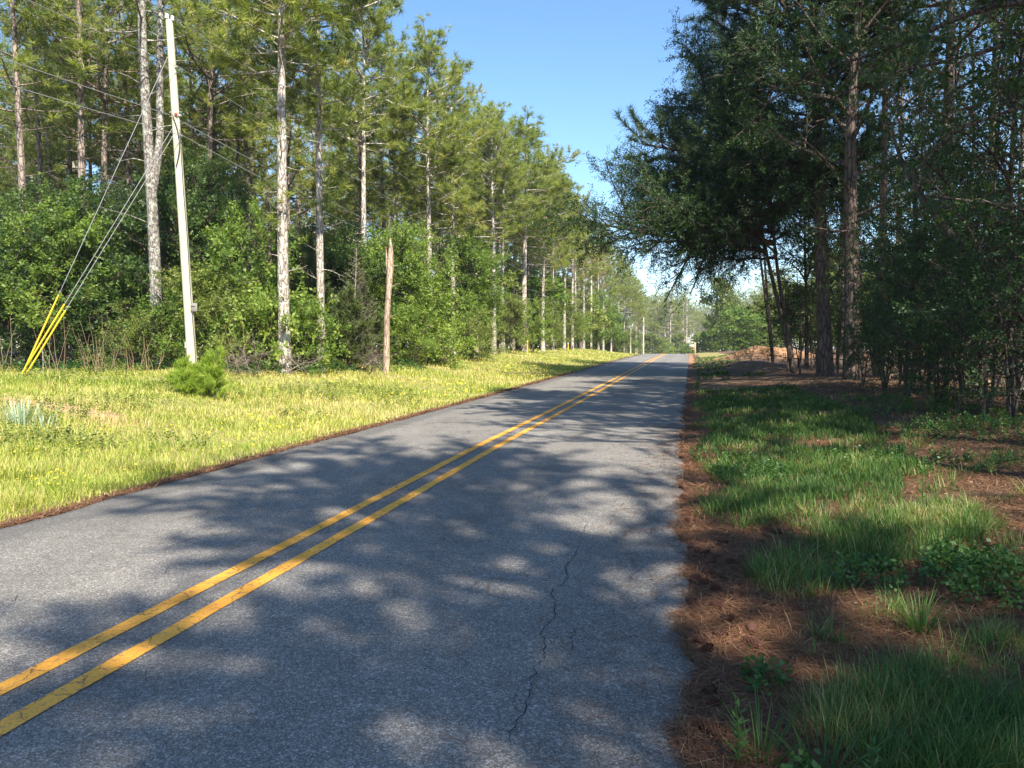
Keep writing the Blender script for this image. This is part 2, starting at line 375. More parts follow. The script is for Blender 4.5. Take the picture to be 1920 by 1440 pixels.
stn = noise(n, .9, 5, .7, pos, (1, .6, 1)); c = mix(n, ramp(n, stn.outputs[0], [(.56, g(0)), (.66, g(.3))]), c, (.07, .065, .062))
hl = n.nodes.new('ShaderNodeTexVoronoi'); hl.feature = 'DISTANCE_TO_EDGE'; hl.inputs['Scale'].default_value = .55
hn = noise(n, 2.2, 5, .65, pos); hv = n.nodes.new('ShaderNodeVectorMath'); hv.operation = 'ADD'; n.links.new(pos, hv.inputs[0]); n.links.new(mix(n, .8, (0, 0, 0), hn.outputs['Color'], 'ADD'), hv.inputs[1]); n.links.new(hv.outputs[0], hl.inputs['Vector'])
hm = ramp(n, math_(n, 'MULTIPLY', ramp(n, hl.outputs['Distance'], [(0, g(1)), (.0035, g(0))]), ramp(n, noise(n, .35, 2, .5, pos).outputs[0], [(.5, g(0)), (.6, g(.55))])), [(0, g(0)), (1, g(1))])
c = mix(n, hm, c, (.03, .029, .03))
c = mix(n, dk, c, (.06, .058, .058))
bsdf(n, o, c, .82, math_(n, 'SUBTRACT', math_(n, 'MULTIPLY', hsv.outputs[0], .6), v.outputs["Distance"]), .75, .006, .35)
M['asphalt'] = m
road = tag(obj('road', mb.mesh('road', m, True)), kind='structure')
m, n, o = mat('worn_yellow_paint'); pos = geopos(n)
a1 = noise(n, 3, 5, .6, pos); a2 = noise(n, 70, 3, .7, pos)
vc = n.nodes.new("ShaderNodeTexVoronoi"); vc.feature = 'DISTANCE_TO_EDGE'; vc.inputs["Scale"].default_value = 4.2
nzc = noise(n, 5, 4, .6, pos); va = n.nodes.new("ShaderNodeVectorMath"); va.operation = 'ADD'
n.links.new(pos, va.inputs[0]); n.links.new(mix(n, .25, (0, 0, 0), nzc.outputs["Color"], 'ADD'), va.inputs[1]); n.links.new(va.outputs[0], vc.inputs["Vector"])
c = mix(n, ramp(n, a1.outputs[0], [(.3, g(0)), (.7, g(1))]), (.74, .31, .03), (.88, .43, .06))
c = mix(n, ramp(n, a2.outputs[0], [(.52, g(0)), (.66, g(.6))]), c, (.28, .17, .07))
a3 = noise(n, 22, 5, .75, pos); c = mix(n, ramp(n, a3.outputs[0], [(.57, g(0)), (.64, g(.85))]), c, (.15, .13, .11))
c = mix(n, ramp(n, vc.outputs["Distance"], [(0, g(.95)), (.02, g(0))]), c, (.10, .06, .03))
bsdf(n, o, c, .7, a2.outputs[0], .4, .003, .3); M['paint'] = m
ly = axis(-70, 320, -4, 30, .1, 1.03)
def strip(name, u0, w, mt, lift, yy=ly, ragged=.004, parent=road):
    mb = MB(); k = len(yy)
    A = u0 - w / 2 + ragged * np.sin(yy * 9 + u0) * np.sin(yy * 2.3); B = u0 + w / 2 + ragged * np.sin(yy * 7.3) * np.cos(yy * 3.1 + u0)
    V = np.stack([np.stack([cx(yy) + A, yy, roadz2(A, yy) + lift], -1), np.stack([cx(yy) + B, yy, roadz2(B, yy) + lift], -1)], 1).reshape(-1, 3)
    q = np.arange(k - 1)[:, None] * 2 + np.array([0, 1, 3, 2]); mb.add(V, None, q, .5)
    return obj(name, mb.mesh(name, mt), parent)
def roadz2(u, Y): return rz(Y) + .010 + .03 * (1 - (u / 2.97) ** 2)
# road rows are coarser far away: interpolate the paint on the same rows there
def fitz(Y): return np.interp(Y, ry, rz(ry))
_rz = rz
def roadz2(u, Y): return fitz(Y) + .010 + .03 * (1 - (u / 2.97) ** 2)
def cxr(Y): return np.interp(Y, ry, cx(ry))
for off in (-.155, .155):
    s_ = strip('centre_line', off, .115, M['paint'], .005)
# cracks: thin dark seams in the surface
m, n, o = mat('crack_filler'); bsdf(n, o, (.012, .012, .013), .95); M['crack'] = m
def crack(pts, w, name='crack', jit=.018, step=.05):
    P_ = np.array(pts, float); seg = np.r_[0, np.cumsum(np.hypot(*np.diff(P_, axis=0).T))]
    t = np.arange(0, seg[-1], step); x = np.interp(t, seg, P_[:, 0]); y = np.interp(t, seg, P_[:, 1])
    x = x + np.cumsum(rng.normal(0, jit * .6, len(t))) * .5; y = y + rng.normal(0, jit * .3, len(t))
    ww = w * (.5 + rng.random(len(t))) * np.minimum(1, np.minimum(t, t[-1] - t) / .3 + .2)
    dx, dy = np.gradient(x), np.gradient(y); L = np.hypot(dx, dy) + 1e-9; nx_, ny_ = -dy / L, dx / L
    A = np.stack([x - nx_ * ww / 2, y - ny_ * ww / 2], -1); B = np.stack([x + nx_ * ww / 2, y + ny_ * ww / 2], -1)
    V = []
    for a, b in zip(A, B):
        for p in (a, b): V.append((p[0], p[1], float(roadz2(p[0] - cx(p[1]), p[1])) + .0045))
    mb = MB(); mb.add(V, None, np.arange(len(t) - 1)[:, None] * 2 + np.array([0, 1, 3, 2]), .5)
    return obj(name, mb.mesh(name, M['crack']), road)
def gp(px, py):     # a point of the road surface seen at a pixel
    d = CAM_Z * F / (py - 650); 
    for _ in range(4):
        x, y = P(px, d); d = (CAM_Z - float(rz(y)) - .03) * F / (py - 650)
    return P(px, d)
crack([gp(*p) for p in ((1092, 1012), (1068, 1050), (1075, 1085), (1048, 1120), (1052, 1165), (1020, 1195), (1018, 1240), (990, 1285), (975, 1350), (935, 1420))], .0045, jit=.03, step=.03)
crack([gp(*p) for p in ((1052, 1165), (1078, 1196), (1070, 1230), (1088, 1262))], .003, jit=.03, step=.03)
crack([gp(*p) for p in ((990, 1285), (960, 1300), (948, 1340))], .0028, jit=.03, step=.03)
crack([gp(*p) for p in ((1092, 1012), (1100, 985), (1086, 968))], .003, jit=.02, step=.04)
crack([gp(*p) for p in ((905, 770), (960, 766), (1010, 768))], .03, jit=.03, step=.15)
crack([gp(*p) for p in ((300, 1040), (360, 1012), (420, 1006), (470, 985))], .006, jit=.03, step=.05)
crack([gp(*p) for p in ((1205, 719), (1245, 717), (1282, 718))], .09, 'seam', .01, .3)
crack([gp(*p) for p in ((1200, 719), (1120, 722), (1090, 724))], .05, 'seam', .01, .3)
# ------------------------------------------------------------------ plant templates
def needle_tuft(nn, L, w, cone, seed, droop=.25):
    r = np.random.default_rng(seed); V = []; T = []
    for k in range(nn):
        th = r.uniform(0, 2 * math.pi); ph = cone * math.sqrt(r.random())
        d = np.array([math.sin(ph) * math.cos(th), math.sin(ph) * math.sin(th), math.cos(ph)])
        l = L * r.uniform(.7, 1.1); s = nrm(np.cross(d, r.normal(size=3))) * w / 2
        b = np.array([0, 0, r.uniform(-.35, .15) * L])
        V += [b - s, b + s, b + d * l]; T.append([3 * k, 3 * k + 1, 3 * k + 2])
    return np.array(V), np.array(T)
def leaf_spray(nl, L, lw, ll, seed, droop=.0, spread=1.1):
    r = np.random.default_rng(seed); V = []; Q = []
    for k in range(nl):
        z = L * (k + .5) / nl; th = k * 2.4 + r.uniform(-.5, .5)
        out = np.array([math.cos(th), math.sin(th), 0]); d = nrm(out * spread + np.array([0, 0, .55]) + r.normal(0, .28, 3))
        s = nrm(np.cross(d, np.array([0, 0, 1.]) + r.normal(0, .6, 3))); l = ll * r.uniform(.7, 1.2); w = lw * r.uniform(.75, 1.15)
        nn_ = np.cross(d, s); b = np.array([0, 0, z]) + d * .01
        m_ = b + d * l * .5 + nn_ * l * .08
        V += [b, m_ + s * w / 2, b + d * l, m_ - s * w / 2]; Q.append([4 * k, 4 * k + 1, 4 * k + 2, 4 * k + 3])
    return np.array(V), np.array(Q)
TUFT = [needle_tuft(24, .25, .019, 1.35, s) for s in range(4)]
TUFT_NEAR = [needle_tuft(34, .22, .010, 1.3, s + 20) for s in range(4)]
TUFT_FAR = [needle_tuft(12, .42, .06, 1.5, s + 40) for s in range(3)]
SPRAY = [leaf_spray(9, .34, .075, .12, s) for s in range(4)]
SPRAY_BIG = [leaf_spray(8, .34, .13, .16, s + 9) for s in range(4)]
SPRAY_SM = [leaf_spray(12, .34, .042, .085, s + 5) for s in range(4)]
SPRAY_OAK = [leaf_spray(10, .34, .04, .13, s + 15, spread=.9) for s in range(4)]
SPRAY_FAR = [leaf_spray(6, .8, .26, .36, s + 25) for s in range(3)]
CEDAR = [needle_tuft(16, .20, .022, .7, s + 60) for s in range(4)]

class Tree:
    """limbs grow from a trunk path; wood and foliage collect into two meshes"""
    def __init__(s, seed): s.r = np.random.default_rng(seed); s.lines = {}; s.lp = []; s.ld = []; s.la = []
    def line(s, pts, rad, ns): s.lines.setdefault((len(pts), ns), []).append((pts, rad))
    def branch(s, p, d, L, rad, lev, o):
        r = s.r; k = o['seg'][lev]; pts = [p]; dd = d.copy(); st = L / k
        for i_ in range(k):
            dd = nrm(dd + r.normal(0, o['wig'][lev], 3) + np.array([0, 0, o['up'][lev]])); pts.append(pts[-1] + dd * st)
        pts = np.array(pts); rr = rad * np.linspace(1, .25, k + 1)
        if rad > o.get('minr', .004): s.line(pts, rr, o['ns'][lev])
        if lev < o['levels']:
            nc = o['kids'][lev]; nc = int(nc * (L / o['Lref'][lev]) + .5) if o.get('Lref') else nc
            for c_ in range(max(1, nc)):
                t = o['t0'][lev] + (1 - o['t0'][lev]) * (c_ + r.random()) / max(1, nc)
                f = t * k; i_ = min(int(f), k - 1); q = pts[i_] + (pts[i_ + 1] - pts[i_]) * (f - i_); dn = nrm(pts[i_ + 1] - pts[i_])
                sd = nrm(np.cross(dn, np.array([0, 0, 1.]) + r.normal(0, o['tilt'][lev], 3))) * (1 if c_ % 2 else -1)
                a = o['ang'][lev] * r.uniform(.7, 1.25)
                nd_ = nrm(dn * math.cos(a) + sd * math.sin(a))
                s.branch(q, nd_, L * o['lr'][lev] * (1.15 - .6 * t) * r.uniform(.7, 1.3), max(rad * (1 - .7 * t) * .6, .004), lev + 1, o)
        if lev >= o['leaf']:
            sp = o['sp']; nl = max(1, int(L * (1 - o['lt0']) / sp)); base = r.uniform(.15, .85)
            t = o['lt0'] + (1 - o['lt0']) * (np.arange(nl) + r.random(nl)) / nl; t[-1] = 1
            f = np.minimum(t * k, k - 1e-6); ii = f.astype(int); q = pts[ii] + (pts[ii + 1] - pts[ii]) * (f - ii)[:, None]
            dn = nrm(pts[ii + 1] - pts[ii]); dn = nrm(dn * o['along'] + r.normal(0, o['rnd'], (nl, 3)) + np.array([0, 0, o['lup']]))
            s.lp.append(q); s.ld.append(dn); s.la.append(np.clip(base * .6 + r.random(nl) * .45 - .02, 0, 1))
    def build(s, name, wmat, cmat, temps, size=1.0, jitter=.35, smooth_wood=True, keep=None):
        wb = MB()
        for (k, ns), L in s.lines.items(): add_tubes(wb, np.array([x[0] for x in L]), np.array([x[1] for x in L]), ns)
        wood = wb.mesh(name + '_wood', wmat, True)
        crown = None
        if s.lp:
            P_ = np.concatenate(s.lp); D = np.concatenate(s.ld); A = np.concatenate(s.la)
            if keep is not None: k_ = keep(P_); P_, D, A = P_[k_], D[k_], A[k_]
            cb = MB(); g_ = s.r.integers(0, len(temps), len(P_)); rl = s.r.uniform(0, 6.28, len(P_)); sz = size * s.r.uniform(1 - jitter, 1 + jitter, len(P_))
            for i_, (tv, tf) in enumerate(temps):
                k_ = g_ == i_
                if k_.any(): scatter(cb, tv, tf, P_[k_], D[k_], sz[k_], rl[k_], A[k_])
            crown = cb.mesh(name + '_crown', cmat)
        return wood, crown

PINE = dict(seg=[6, 4], wig=[.10, .2], up=[.05, .10], ns=[5, 3], levels=1, kids=[9, 0], Lref=[2.6, 1], t0=[.34, 0], tilt=[.5, 0], ang=[.85, 0], lr=[.42, 0], leaf=1, sp=.13, lt0=.42, along=1.0, rnd=.45, lup=.5, minr=.003)
def trunk_path(H, lean, r, bend=.12, k=16, start=0):
    z = np.linspace(0, 1, k); x = lean[0] * z + bend * (np.sin(z * 3 + r.uniform(0, 6)) - math.sin(r.uniform(0, 6)) * 0) * z
    y = lean[1] * z + bend * np.sin(z * 4 + r.uniform(0, 6)) * z
    return np.stack([x, y, z * H], -1)
def pathat(T, t):
    f = min(t * (len(T) - 1), len(T) - 1.001); i_ = int(f); return T[i_] + (T[i_ + 1] - T[i_]) * (f - i_)
def pine(name, seed, H=22, r0=.19, cs=.45, LL=2.9, nl=52, wmat='bark', cmat='needle', temps=TUFT, dead=14, size=1.0, opts=None, low=0, lean=(0, 0), bias=None, ns=9, bend=.12, full=1.0):
    t = Tree(seed); r = t.r; T = trunk_path(H, lean, r, bend)
    z = np.linspace(0, 1, len(T)); rad = r0 * (1 - z) ** .75 * .95 + .012; rad[0] *= 1.3; rad[1] *= 1.03
    T[0, 2] = -.35
    t.line(T, rad, ns)
    o = dict(PINE); o.update(opts or {})
    for i_ in range(nl):
        h = cs + (1 - cs) * ((i_ + r.random()) / nl) ** .92; q = pathat(T, min(h, .995)); k = (h - cs) / (1 - cs)
        prof = math.sin(math.pi * (k * .56 + .3)) ** .8 * (1 - .12 * k)
        az = i_ * 2.39996 + r.uniform(-.5, .5); el = -.05 + .95 * k + r.uniform(-.15, .2)
        d = np.array([math.cos(az) * math.cos(el), math.sin(az) * math.cos(el), math.sin(el)])
        L = LL * prof * r.uniform(.55, 1.2) * (.7 + .38 * (math.sin(az * 1.0 + k * 9 + seed) > -.35))
        if bias is not None: L *= (1 + bias[2] * (math.cos(az) * bias[0] + math.sin(az) * bias[1]))
        if L > .3: t.branch(q, d, L, max(.012, .02 * L), 0, o)
    for i_ in range(low):      # a few leafy twigs low on the trunk
        h = cs * r.uniform(.45, 1); q = pathat(T, h); az = r.uniform(0, 6.28); d = np.array([math.cos(az), math.sin(az), .3]); t.branch(q, nrm(d), r.uniform(.6, 1.3), .012, 0, o)
    for i_ in range(dead):      # dead snags under the crown
        h = r.uniform(.15, cs + .12); q = pathat(T, h); az = r.uniform(0, 6.28); L = r.uniform(.4, 1.9) * (.5 + h)
        d = nrm(np.array([math.cos(az), math.sin(az), r.uniform(-.15, .45)])); pts = [q]
        for _ in range(4): d = nrm(d + r.normal(0, .16, 3)); pts.append(pts[-1] + d * L / 4)
        t.line(np.array(pts), .022 * np.linspace(1, .2, 5), 4)
        if L > .9:
            for _ in range(3):
                q2 = pts[r.integers(1, 4)]; d2 = nrm(d + r.normal(0, .6, 3)); t.line(np.array([q2, q2 + d2 * L * .18, q2 + d2 * L * .36 + r.normal(0, .03, 3)]), np.array([.009, .006, .002]), 3)
    return t.build(name, M[wmat], M[cmat], temps, size)
BROAD = dict(seg=[6, 4, 3], wig=[.16, .2, .25], up=[.06, .05, .0], ns=[6, 4, 3], levels=2, kids=[8, 5, 0], Lref=[2.2, .9, 1], t0=[.25, .2, 0], tilt=[.7, .8, 0], ang=[.8, .8, 0], lr=[.45, .5, 0], leaf=1, sp=.16, lt0=.2, along=1.0, rnd=.5, lup=.1, minr=.003)
def broad(name, seed, H=6, r0=.07, cs=.2, LL=1.9, nl=26, wmat='bark_dark', cmat='leaf', temps=SPRAY, size=1.0, opts=None, stems=1, spread=.25, top=1.0, lean=(0, 0), shape='oval', bias=None):
    t = Tree(seed); r = t.r; o = dict(BROAD); o.update(opts or {})
    for s_ in range(stems):
        az0 = s_ * 6.28 / stems + r.uniform(-.4, .4); ln = (lean[0] + math.cos(az0) * spread * H * (stems > 1), lean[1] + math.sin(az0) * spread * H * (stems > 1))
        hh = H * r.uniform(.75, 1.0) if stems > 1 else H
        T = trunk_path(hh, ln, r, .12 + .02 * H, 10); z = np.linspace(0, 1, 10); T[0, 2] = -.25
        t.line(T, r0 * (1 - z * .85) * (.7 if stems > 1 else 1), 7)
        n_ = max(3, nl // stems)
        for i_ in range(n_):
            h = cs + (1 - cs) * (i_ + r.random()) / n_; q = pathat(T, min(h, .99)); k = (h - cs) / (1 - cs)
            prof = {'oval': math.sin(math.pi * (k * .72 + .2)) ** .7, 'cone': 1.05 - .85 * k, 'dome': (1 - k ** 2.2) ** .5 * .9 + .15}[shape]
            az = i_ * 2.39996 + az0 + r.uniform(-.5, .5); el = .1 + .9 * k + r.uniform(-.2, .25)
            d = np.array([math.cos(az) * math.cos(el), math.sin(az) * math.cos(el), math.sin(el)])
            L = LL * prof * r.uniform(.45, 1.4)
            if bias is not None: L *= (1 + bias[2] * (math.cos(az) * bias[0] + math.sin(az) * bias[1]))
            if L > .15: t.branch(q, d, L, max(.008, .017 * L), 0, o)
    return t.build(name, M[wmat], M[cmat], temps, size)

# ------------------------------------------------------------------ tree kinds
kp = []
for k_ in range(5):
    kp.append(pine('tall_pine', 100 + k_, H=22, r0=.19, cs=[.5, .46, .55, .44, .52][k_], LL=[3.2, 2.9, 3.4, 3.1, 2.8][k_], nl=[76, 72, 78, 80, 70][k_], size=1.5, wmat='bark_pale', low=[3, 5, 1, 6, 2][k_], dead=22))
kin = []
for k_ in range(4):
    kin.append(pine('inner_pine', 120 + k_, H=22, r0=.17, cs=[.5, .55, .47, .52][k_], LL=2.9, nl=38, wmat='bark_mid', temps=TUFT, dead=40, size=1.7, opts=dict(sp=.2, kids=[8, 0]), bend=.25))
kfar = [pine('far_pine', 140 + k_, H=21, r0=.2, cs=[.42, .3, .5][k_], LL=3.3, nl=46, wmat='bark_pale', temps=TUFT_FAR, dead=8, opts=dict(sp=.2, kids=[8, 0])) for k_ in range(3)]
krust = pine('rusty_pine', 150, H=18, r0=.16, cs=.45, LL=2.2, nl=36, wmat='bark_pale', cmat='rust', dead=14)
kb = [broad('leafy_tree', 200, H=5.6, LL=2.2, nl=34, shape='oval', temps=SPRAY, opts=dict(sp=.15)),
      broad('leafy_tree', 201, H=5.0, LL=1.7, nl=30, shape='dome', temps=SPRAY, stems=2, spread=.14),
      broad('leafy_tree', 202, H=6.5, LL=2.1, nl=38, shape='oval', temps=SPRAY, cs=.3),
      broad('leafy_tree', 203, H=4.6, LL=1.9, nl=34, shape='cone', cmat='leaf_olive', temps=SPRAY_SM, cs=.08),
      broad('leafy_tree', 204, H=5.4, LL=2.0, nl=30, shape='oval', cmat='leaf_olive', temps=SPRAY, cs=.25)]
ks = [broad('shrub', 210, H=2.0, r0=.03, LL=1.1, nl=30, stems=4, spread=.25, cs=.08, temps=SPRAY, shape='dome', opts=dict(sp=.14)),
      broad('shrub', 211, H=2.4, r0=.03, LL=1.2, nl=30, stems=3, spread=.2, cs=.05, cmat='leaf_olive', temps=SPRAY_SM, shape='dome', opts=dict(sp=.11)),
      broad('shrub', 212, H=1.5, r0=.025, LL=1.0, nl=28, stems=5, spread=.35, cs=.05, temps=SPRAY, shape='dome', opts=dict(sp=.13))]
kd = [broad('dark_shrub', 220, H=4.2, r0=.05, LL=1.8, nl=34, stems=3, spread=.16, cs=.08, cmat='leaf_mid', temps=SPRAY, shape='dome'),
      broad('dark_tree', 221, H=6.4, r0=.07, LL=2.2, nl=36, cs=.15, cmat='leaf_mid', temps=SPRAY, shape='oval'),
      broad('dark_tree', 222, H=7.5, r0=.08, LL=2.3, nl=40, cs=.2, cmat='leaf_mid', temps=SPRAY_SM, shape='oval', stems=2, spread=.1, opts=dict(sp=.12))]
CEDO = dict(levels=1, kids=[9, 0], Lref=[1.2, 1], leaf=0, sp=.07, seg=[5, 3], ns=[4, 3], along=1.0, rnd=.3, lup=.1, up=[.1, .15], lr=[.4, 0], lt0=.15, t0=[.15, 0])
kc = [broad('cedar', 230, H=4.2, r0=.06, LL=1.5, nl=70, cs=.05, cmat='cedar', temps=CEDAR, shape='cone', opts=CEDO, wmat='bark'),
      broad('cedar', 231, H=5.6, r0=.07, LL=1.5, nl=80, cs=.08, cmat='cedar', temps=CEDAR, shape='cone', opts=CEDO, wmat='bark')]
kfb = [broad('far_leafy_tree', 240, H=9, r0=.14, LL=3.4, nl=34, cs=.15, cmat='leaf_olive', temps=SPRAY_FAR, shape='oval', opts=dict(sp=.4, kids=[6, 3, 0])),
       broad('far_leafy_tree', 241, H=8, r0=.12, LL=3.0, nl=30, cs=.1, cmat='leaf', temps=SPRAY_FAR, shape='dome', opts=dict(sp=.4, kids=[6, 3, 0]))]
COUNT = {}
def place(kind, name, x, y, H0, H, dia=None, dia0=None, rot=None, label=None, cat='tree', group=None, dz=0, lean=(0, 0)):
    s = H / H0; w = s if dia is None else dia / dia0
    w2 = min(max(w, s * .8), s * 1.6) if dia else s
    e = empty(name, (x, y, float(gz(x, y)) + dz), (lean[0], lean[1], rng.uniform(0, 6.28) if rot is None else rot), (s, s, s))
    tr = obj('trunk', kind[0], e); 
    if kind[1] is not None: obj('crown', kind[1], e)
    if dia: tr.scale = (1, 1, 1)
    tag(e, label, cat, group); COUNT[name] = COUNT.get(name, 0) + 1
    return e
NUMW = 'first second third fourth fifth sixth seventh eighth ninth tenth eleventh twelfth thirteenth fourteenth fifteenth sixteenth seventeenth eighteenth nineteenth twentieth'.split()
LATER = {}
def later(o, px, phrase): LATER.setdefault(phrase, []).append((px, o)); return o
def relabel():
    for ph, L in LATER.items():
        L.sort(key=lambda q: q[0])
        for i_, (px, o) in enumerate(L):
            o['label'] = (NUMW[i_] if i_ < 20 else 'last but %s' % NUMW[min(19, len(L) - i_ - 1)]) + ' from the left of the ' + ph if len(L) > 1 else 'single one of the ' + ph
LASTP = [None]
def put(kind, name, x, y, sx, sz, label, cat, group=None, rot=None, dz=0, lean=(0, 0)):
    e = empty(name, (x, y, float(gz(x, y)) + dz), (lean[0], lean[1], rng.uniform(0, 6.28) if rot is None else rot), (sx, sx, sz))
    LASTP[0] = e; obj('trunk' if 'shrub' not in name else 'stems', kind[0], e)
    if kind[1] is not None: obj('crown' if 'shrub' not in name else 'foliage', kind[1], e)
    return tag(e, label, cat, group)

# ------------------------------------------------------------------ left wood: the front row
G1 = 'pines along the front of the left wood'
FRONT = [  # column, distance, trunk width, height, kind, label
 (534, 25.8, .41, 23, 0, 'tall pale pine with a lichen-flecked trunk, first large one right of the utility pole'),
 (603, 29.3, .33, 22, 1, 'slim straight pale pine between the flecked pine and the bare dead cedar'),
 (685, 39, .34, 22, 2, 'grey pine rising behind the bare dead cedar'),
 (742, 45, .30, 21.5, 3, 'dark slender pine just behind the broken snag'),
 (806, 44, .38, 21.5, 0, 'bright pale pine with foot hidden by a rounded green bush'),
 (826, 52, .28, 20, 4, 'thin pine close behind the bright pale pine with the hidden foot'),
 (850, 49, .34, 21, 3, 'brown-stemmed pine with low leafy boughs, left of the tall dark leafy tree'),
 (893, 60, .33, 22, 4, 'grey pine rising out of the tall dark leafy tree'),
 (926, 58, .38, 21, 1, 'pale pine with a tuft of needles halfway up, right of the tall dark leafy tree'),
 (943, 62, .36, 21, 2, 'brown pine standing close to the right of the tufted pale pine'),
 (983, 68, .56, 23, 0, 'thickest pine of the middle of the row, forked high up and leaning a little left'),
 (1018, 74, .38, 22, 1, 'pale pine just right of the thick forked pine'),
 (1036, 80, .38, 22, 3, 'pale pine second to the right of the thick forked pine'),
 (1058, 88, .36, 22, 2, 'brown pine third to the right of the thick forked pine'),
 (1073, 95, .36, 22, 4, 'pine fourth to the right of the thick forked pine, twiggy'),
 (1094, 104, .38, 22, 1, 'bright slim pine just left of the second utility pole'),
 (1131, 126, .36, 23, 3, 'pine behind the bright green maple right of the second utility pole'),
 (1146, 136, .36, 22, 0, 'first pine right of the bright green maple'),
 (1160, 150, .34, 22, 2, 'second pine right of the bright green maple'),
 (1170, 160, .34, 22, 4, 'third pine right of the bright green maple, with a bare pale stem'),
 (1182, 172, .34, 22, 1, 'fourth pine right of the bright green maple'),
 (1192, 186, .34, 21, 3, 'pine just left of the third utility pole'),
]
def soft(kind_, px, d, dia, H, label, name='pine_tree', grp=G1, lib=None, r0=.38, H0=22, rot=None):
    x, y = P(px, d); sz = (.87 if px < 740 else .815 if px < 900 else .85) * H / H0; sx = min(max(dia / r0, .78), 1.45)
    return put((lib or kp)[kind_], name, x, y, sx, sz, label, 'pine tree', grp, rot)
for (px, d, dia, H, k_, lab) in FRONT: soft(k_, px, d, dia, H, lab)
# hand-set stems at the left end of the photograph
LEFT = [
 (52, 30, .40, 22, 0, 'lichen-grey sunlit pine nearest the left edge of the wood, above the yellow guards'),
 (88, 34, .33, 22, 1, 'dark pine beside the lichen-grey pine at the left edge'),
 (108, 37, .30, 21, 2, 'thin dark pine between two thicker pines at the left edge'),
 (160, 31, .42, 23, 3, 'stout grey pine midway between the left edge and the utility pole'),
 (174, 38, .28, 20, 1, 'thin brown pine pressed close behind the stout grey pine'),
 (255, 39, .30, 21, 2, 'brown pine seen between guy wires and pole'),
 (270, 43, .34, 21, 0, 'darker pine a step behind the brown pine seen between the guy wires'),
 (372, 37, .30, 21, 1, 'dark pine just right of the utility pole top'),
 (402, 35, .40, 22, 3, 'broad grey pine above the dark vine tangle right of the utility pole'),
 (457, 40, .34, 22, 2, 'left one of two dark pines standing close together above the vine-covered tree'),
 (471, 38, .38, 23, 0, 'right one of two dark pines standing close together above the vine-covered tree'),
]
for (px, d, dia, H, k_, lab) in LEFT: soft(k_, px, d, dia, H, lab, lib=[kin[0], kin[1], kin[2], kin[3]], grp='pines inside the left end of the wood')
# the thick lichen pine left of the pole, forked in two stems
t = Tree(77); r = t.r
for (x0, y0, x1, y1, H, r0) in ((0, 0, -.35, .1, 22, .19), (-.1, .05,   .45, .5, 20, .12)):
    z = np.linspace(0, 1, 16); T = np.stack([x0 + (x1 - x0) * z ** .7 + .06 * np.sin(z * 9), y0 + (y1 - y0) * z, z * H], -1); T[0, 2] = -.4
    if r0 < .18: T = T[4:]; T[0] = [-.12, 0.0, 5.6]; T[1] = [.12, .05, 7.2]
    zz = np.linspace(0, 1, len(T)); t.line(T, r0 * (1 - zz) ** .7 + .02, 10)
    for i_ in range(34):
        h = .5 + .5 * i_ / 34; q = pathat(T, min(h, .99)); k = (h - .5) / .5; az = i_ * 2.4 + r.uniform(-.4, .4)
        d = nrm(np.array([math.cos(az), math.sin(az), -.1 + k])); t.branch(q, d, 2.7 * math.sin(math.pi * (k * .6 + .35)) * r.uniform(.6, 1.2), .04, 0, PINE)
    for i_ in range(12):
        h = r.uniform(.2, .6); q = pathat(T, h); az = r.uniform(0, 6.28); d = nrm(np.array([math.cos(az), math.sin(az), .2])); L = r.uniform(.5, 2.2)
        t.line(np.array([q, q + d * L * .4 + [0, 0, .05], q + d * L * .75 + r.normal(0, .08, 3), q + d * L]), np.array([.025, .018, .01, .004]), 4)
klich = t.build('forked_pine', M['bark_lichen'], M['needle'], TUFT)
x, y = P(297, 26); put(klich, 'pine_tree', x, y, 1, 1, 'thickest grey lichen-covered pine, forked low, just left of the utility pole', 'pine tree', G1, rot=.4)

# ------------------------------------------------------------------ interior of the left wood
EDGE = [(-250, 27), (300, 30), (535, 30.5), (603, 34), (720, 41), (806, 48), (926, 62), (983, 73), (1036, 86), (1108, 114), (1160, 153), (1200, 192)]
ex = np.array([P(a, b) for a, b in EDGE]); 
def behind_edge(x, y):
    px = float(pxof(x, y)); d = float(depth(x, y)); e = np.interp(px, [a for a, b in EDGE], [b for a, b in EDGE]); return px, d - e
def zone(px):
    for lim, s_ in ((120, 'behind the yellow guards'), (290, 'between guy wires and pole'), (440, 'behind the utility pole'),
                    (580, 'behind the thick flecked pine'), (690, 'behind the bare dead cedar'), (790, 'behind the broken snag'), (900, 'behind the tall dark leafy tree'),
                    (1000, 'behind the thick forked pine'), (1120, 'left of the second utility pole'), (1300, 'beyond the bright green maple')):
        if px < lim: return s_
    return 'at the far end of the road'
npl = 0
gx = np.arange(-75, 0, 4.6); gy = np.arange(8, 235, 5.0)
for yy in gy:
    for xx in gx:
        x = xx + rng.uniform(-1.8, 1.8); y = yy + rng.uniform(-1.9, 1.9); px, b = behind_edge(x, y)
        lim = 34 if y < 120 else 22
        if px < -70 or px > 1205 or b < 3.2 or b > lim: continue
        if b > 26 and rng.random() < .15: continue
        if b > 5 and b < 16 and rng.random() < .1: continue
        k_ = int(rng.integers(0, 4)); H = rng.uniform(16, 19.8)
        lab = ('pine trunk a few steps inside the wood ' if b < 13 else 'dark pine deep in the wood ') + zone(px)
        later(put(kin[k_], 'pine_tree', x, y, rng.uniform(.8, 1.15), H / 22, lab, 'pine tree', 'pines inside the left wood ' + zone(px)), px, ('near' if b < 13 else 'deep') + ' pines ' + zone(px)); npl += 1
print('inner pines', npl)
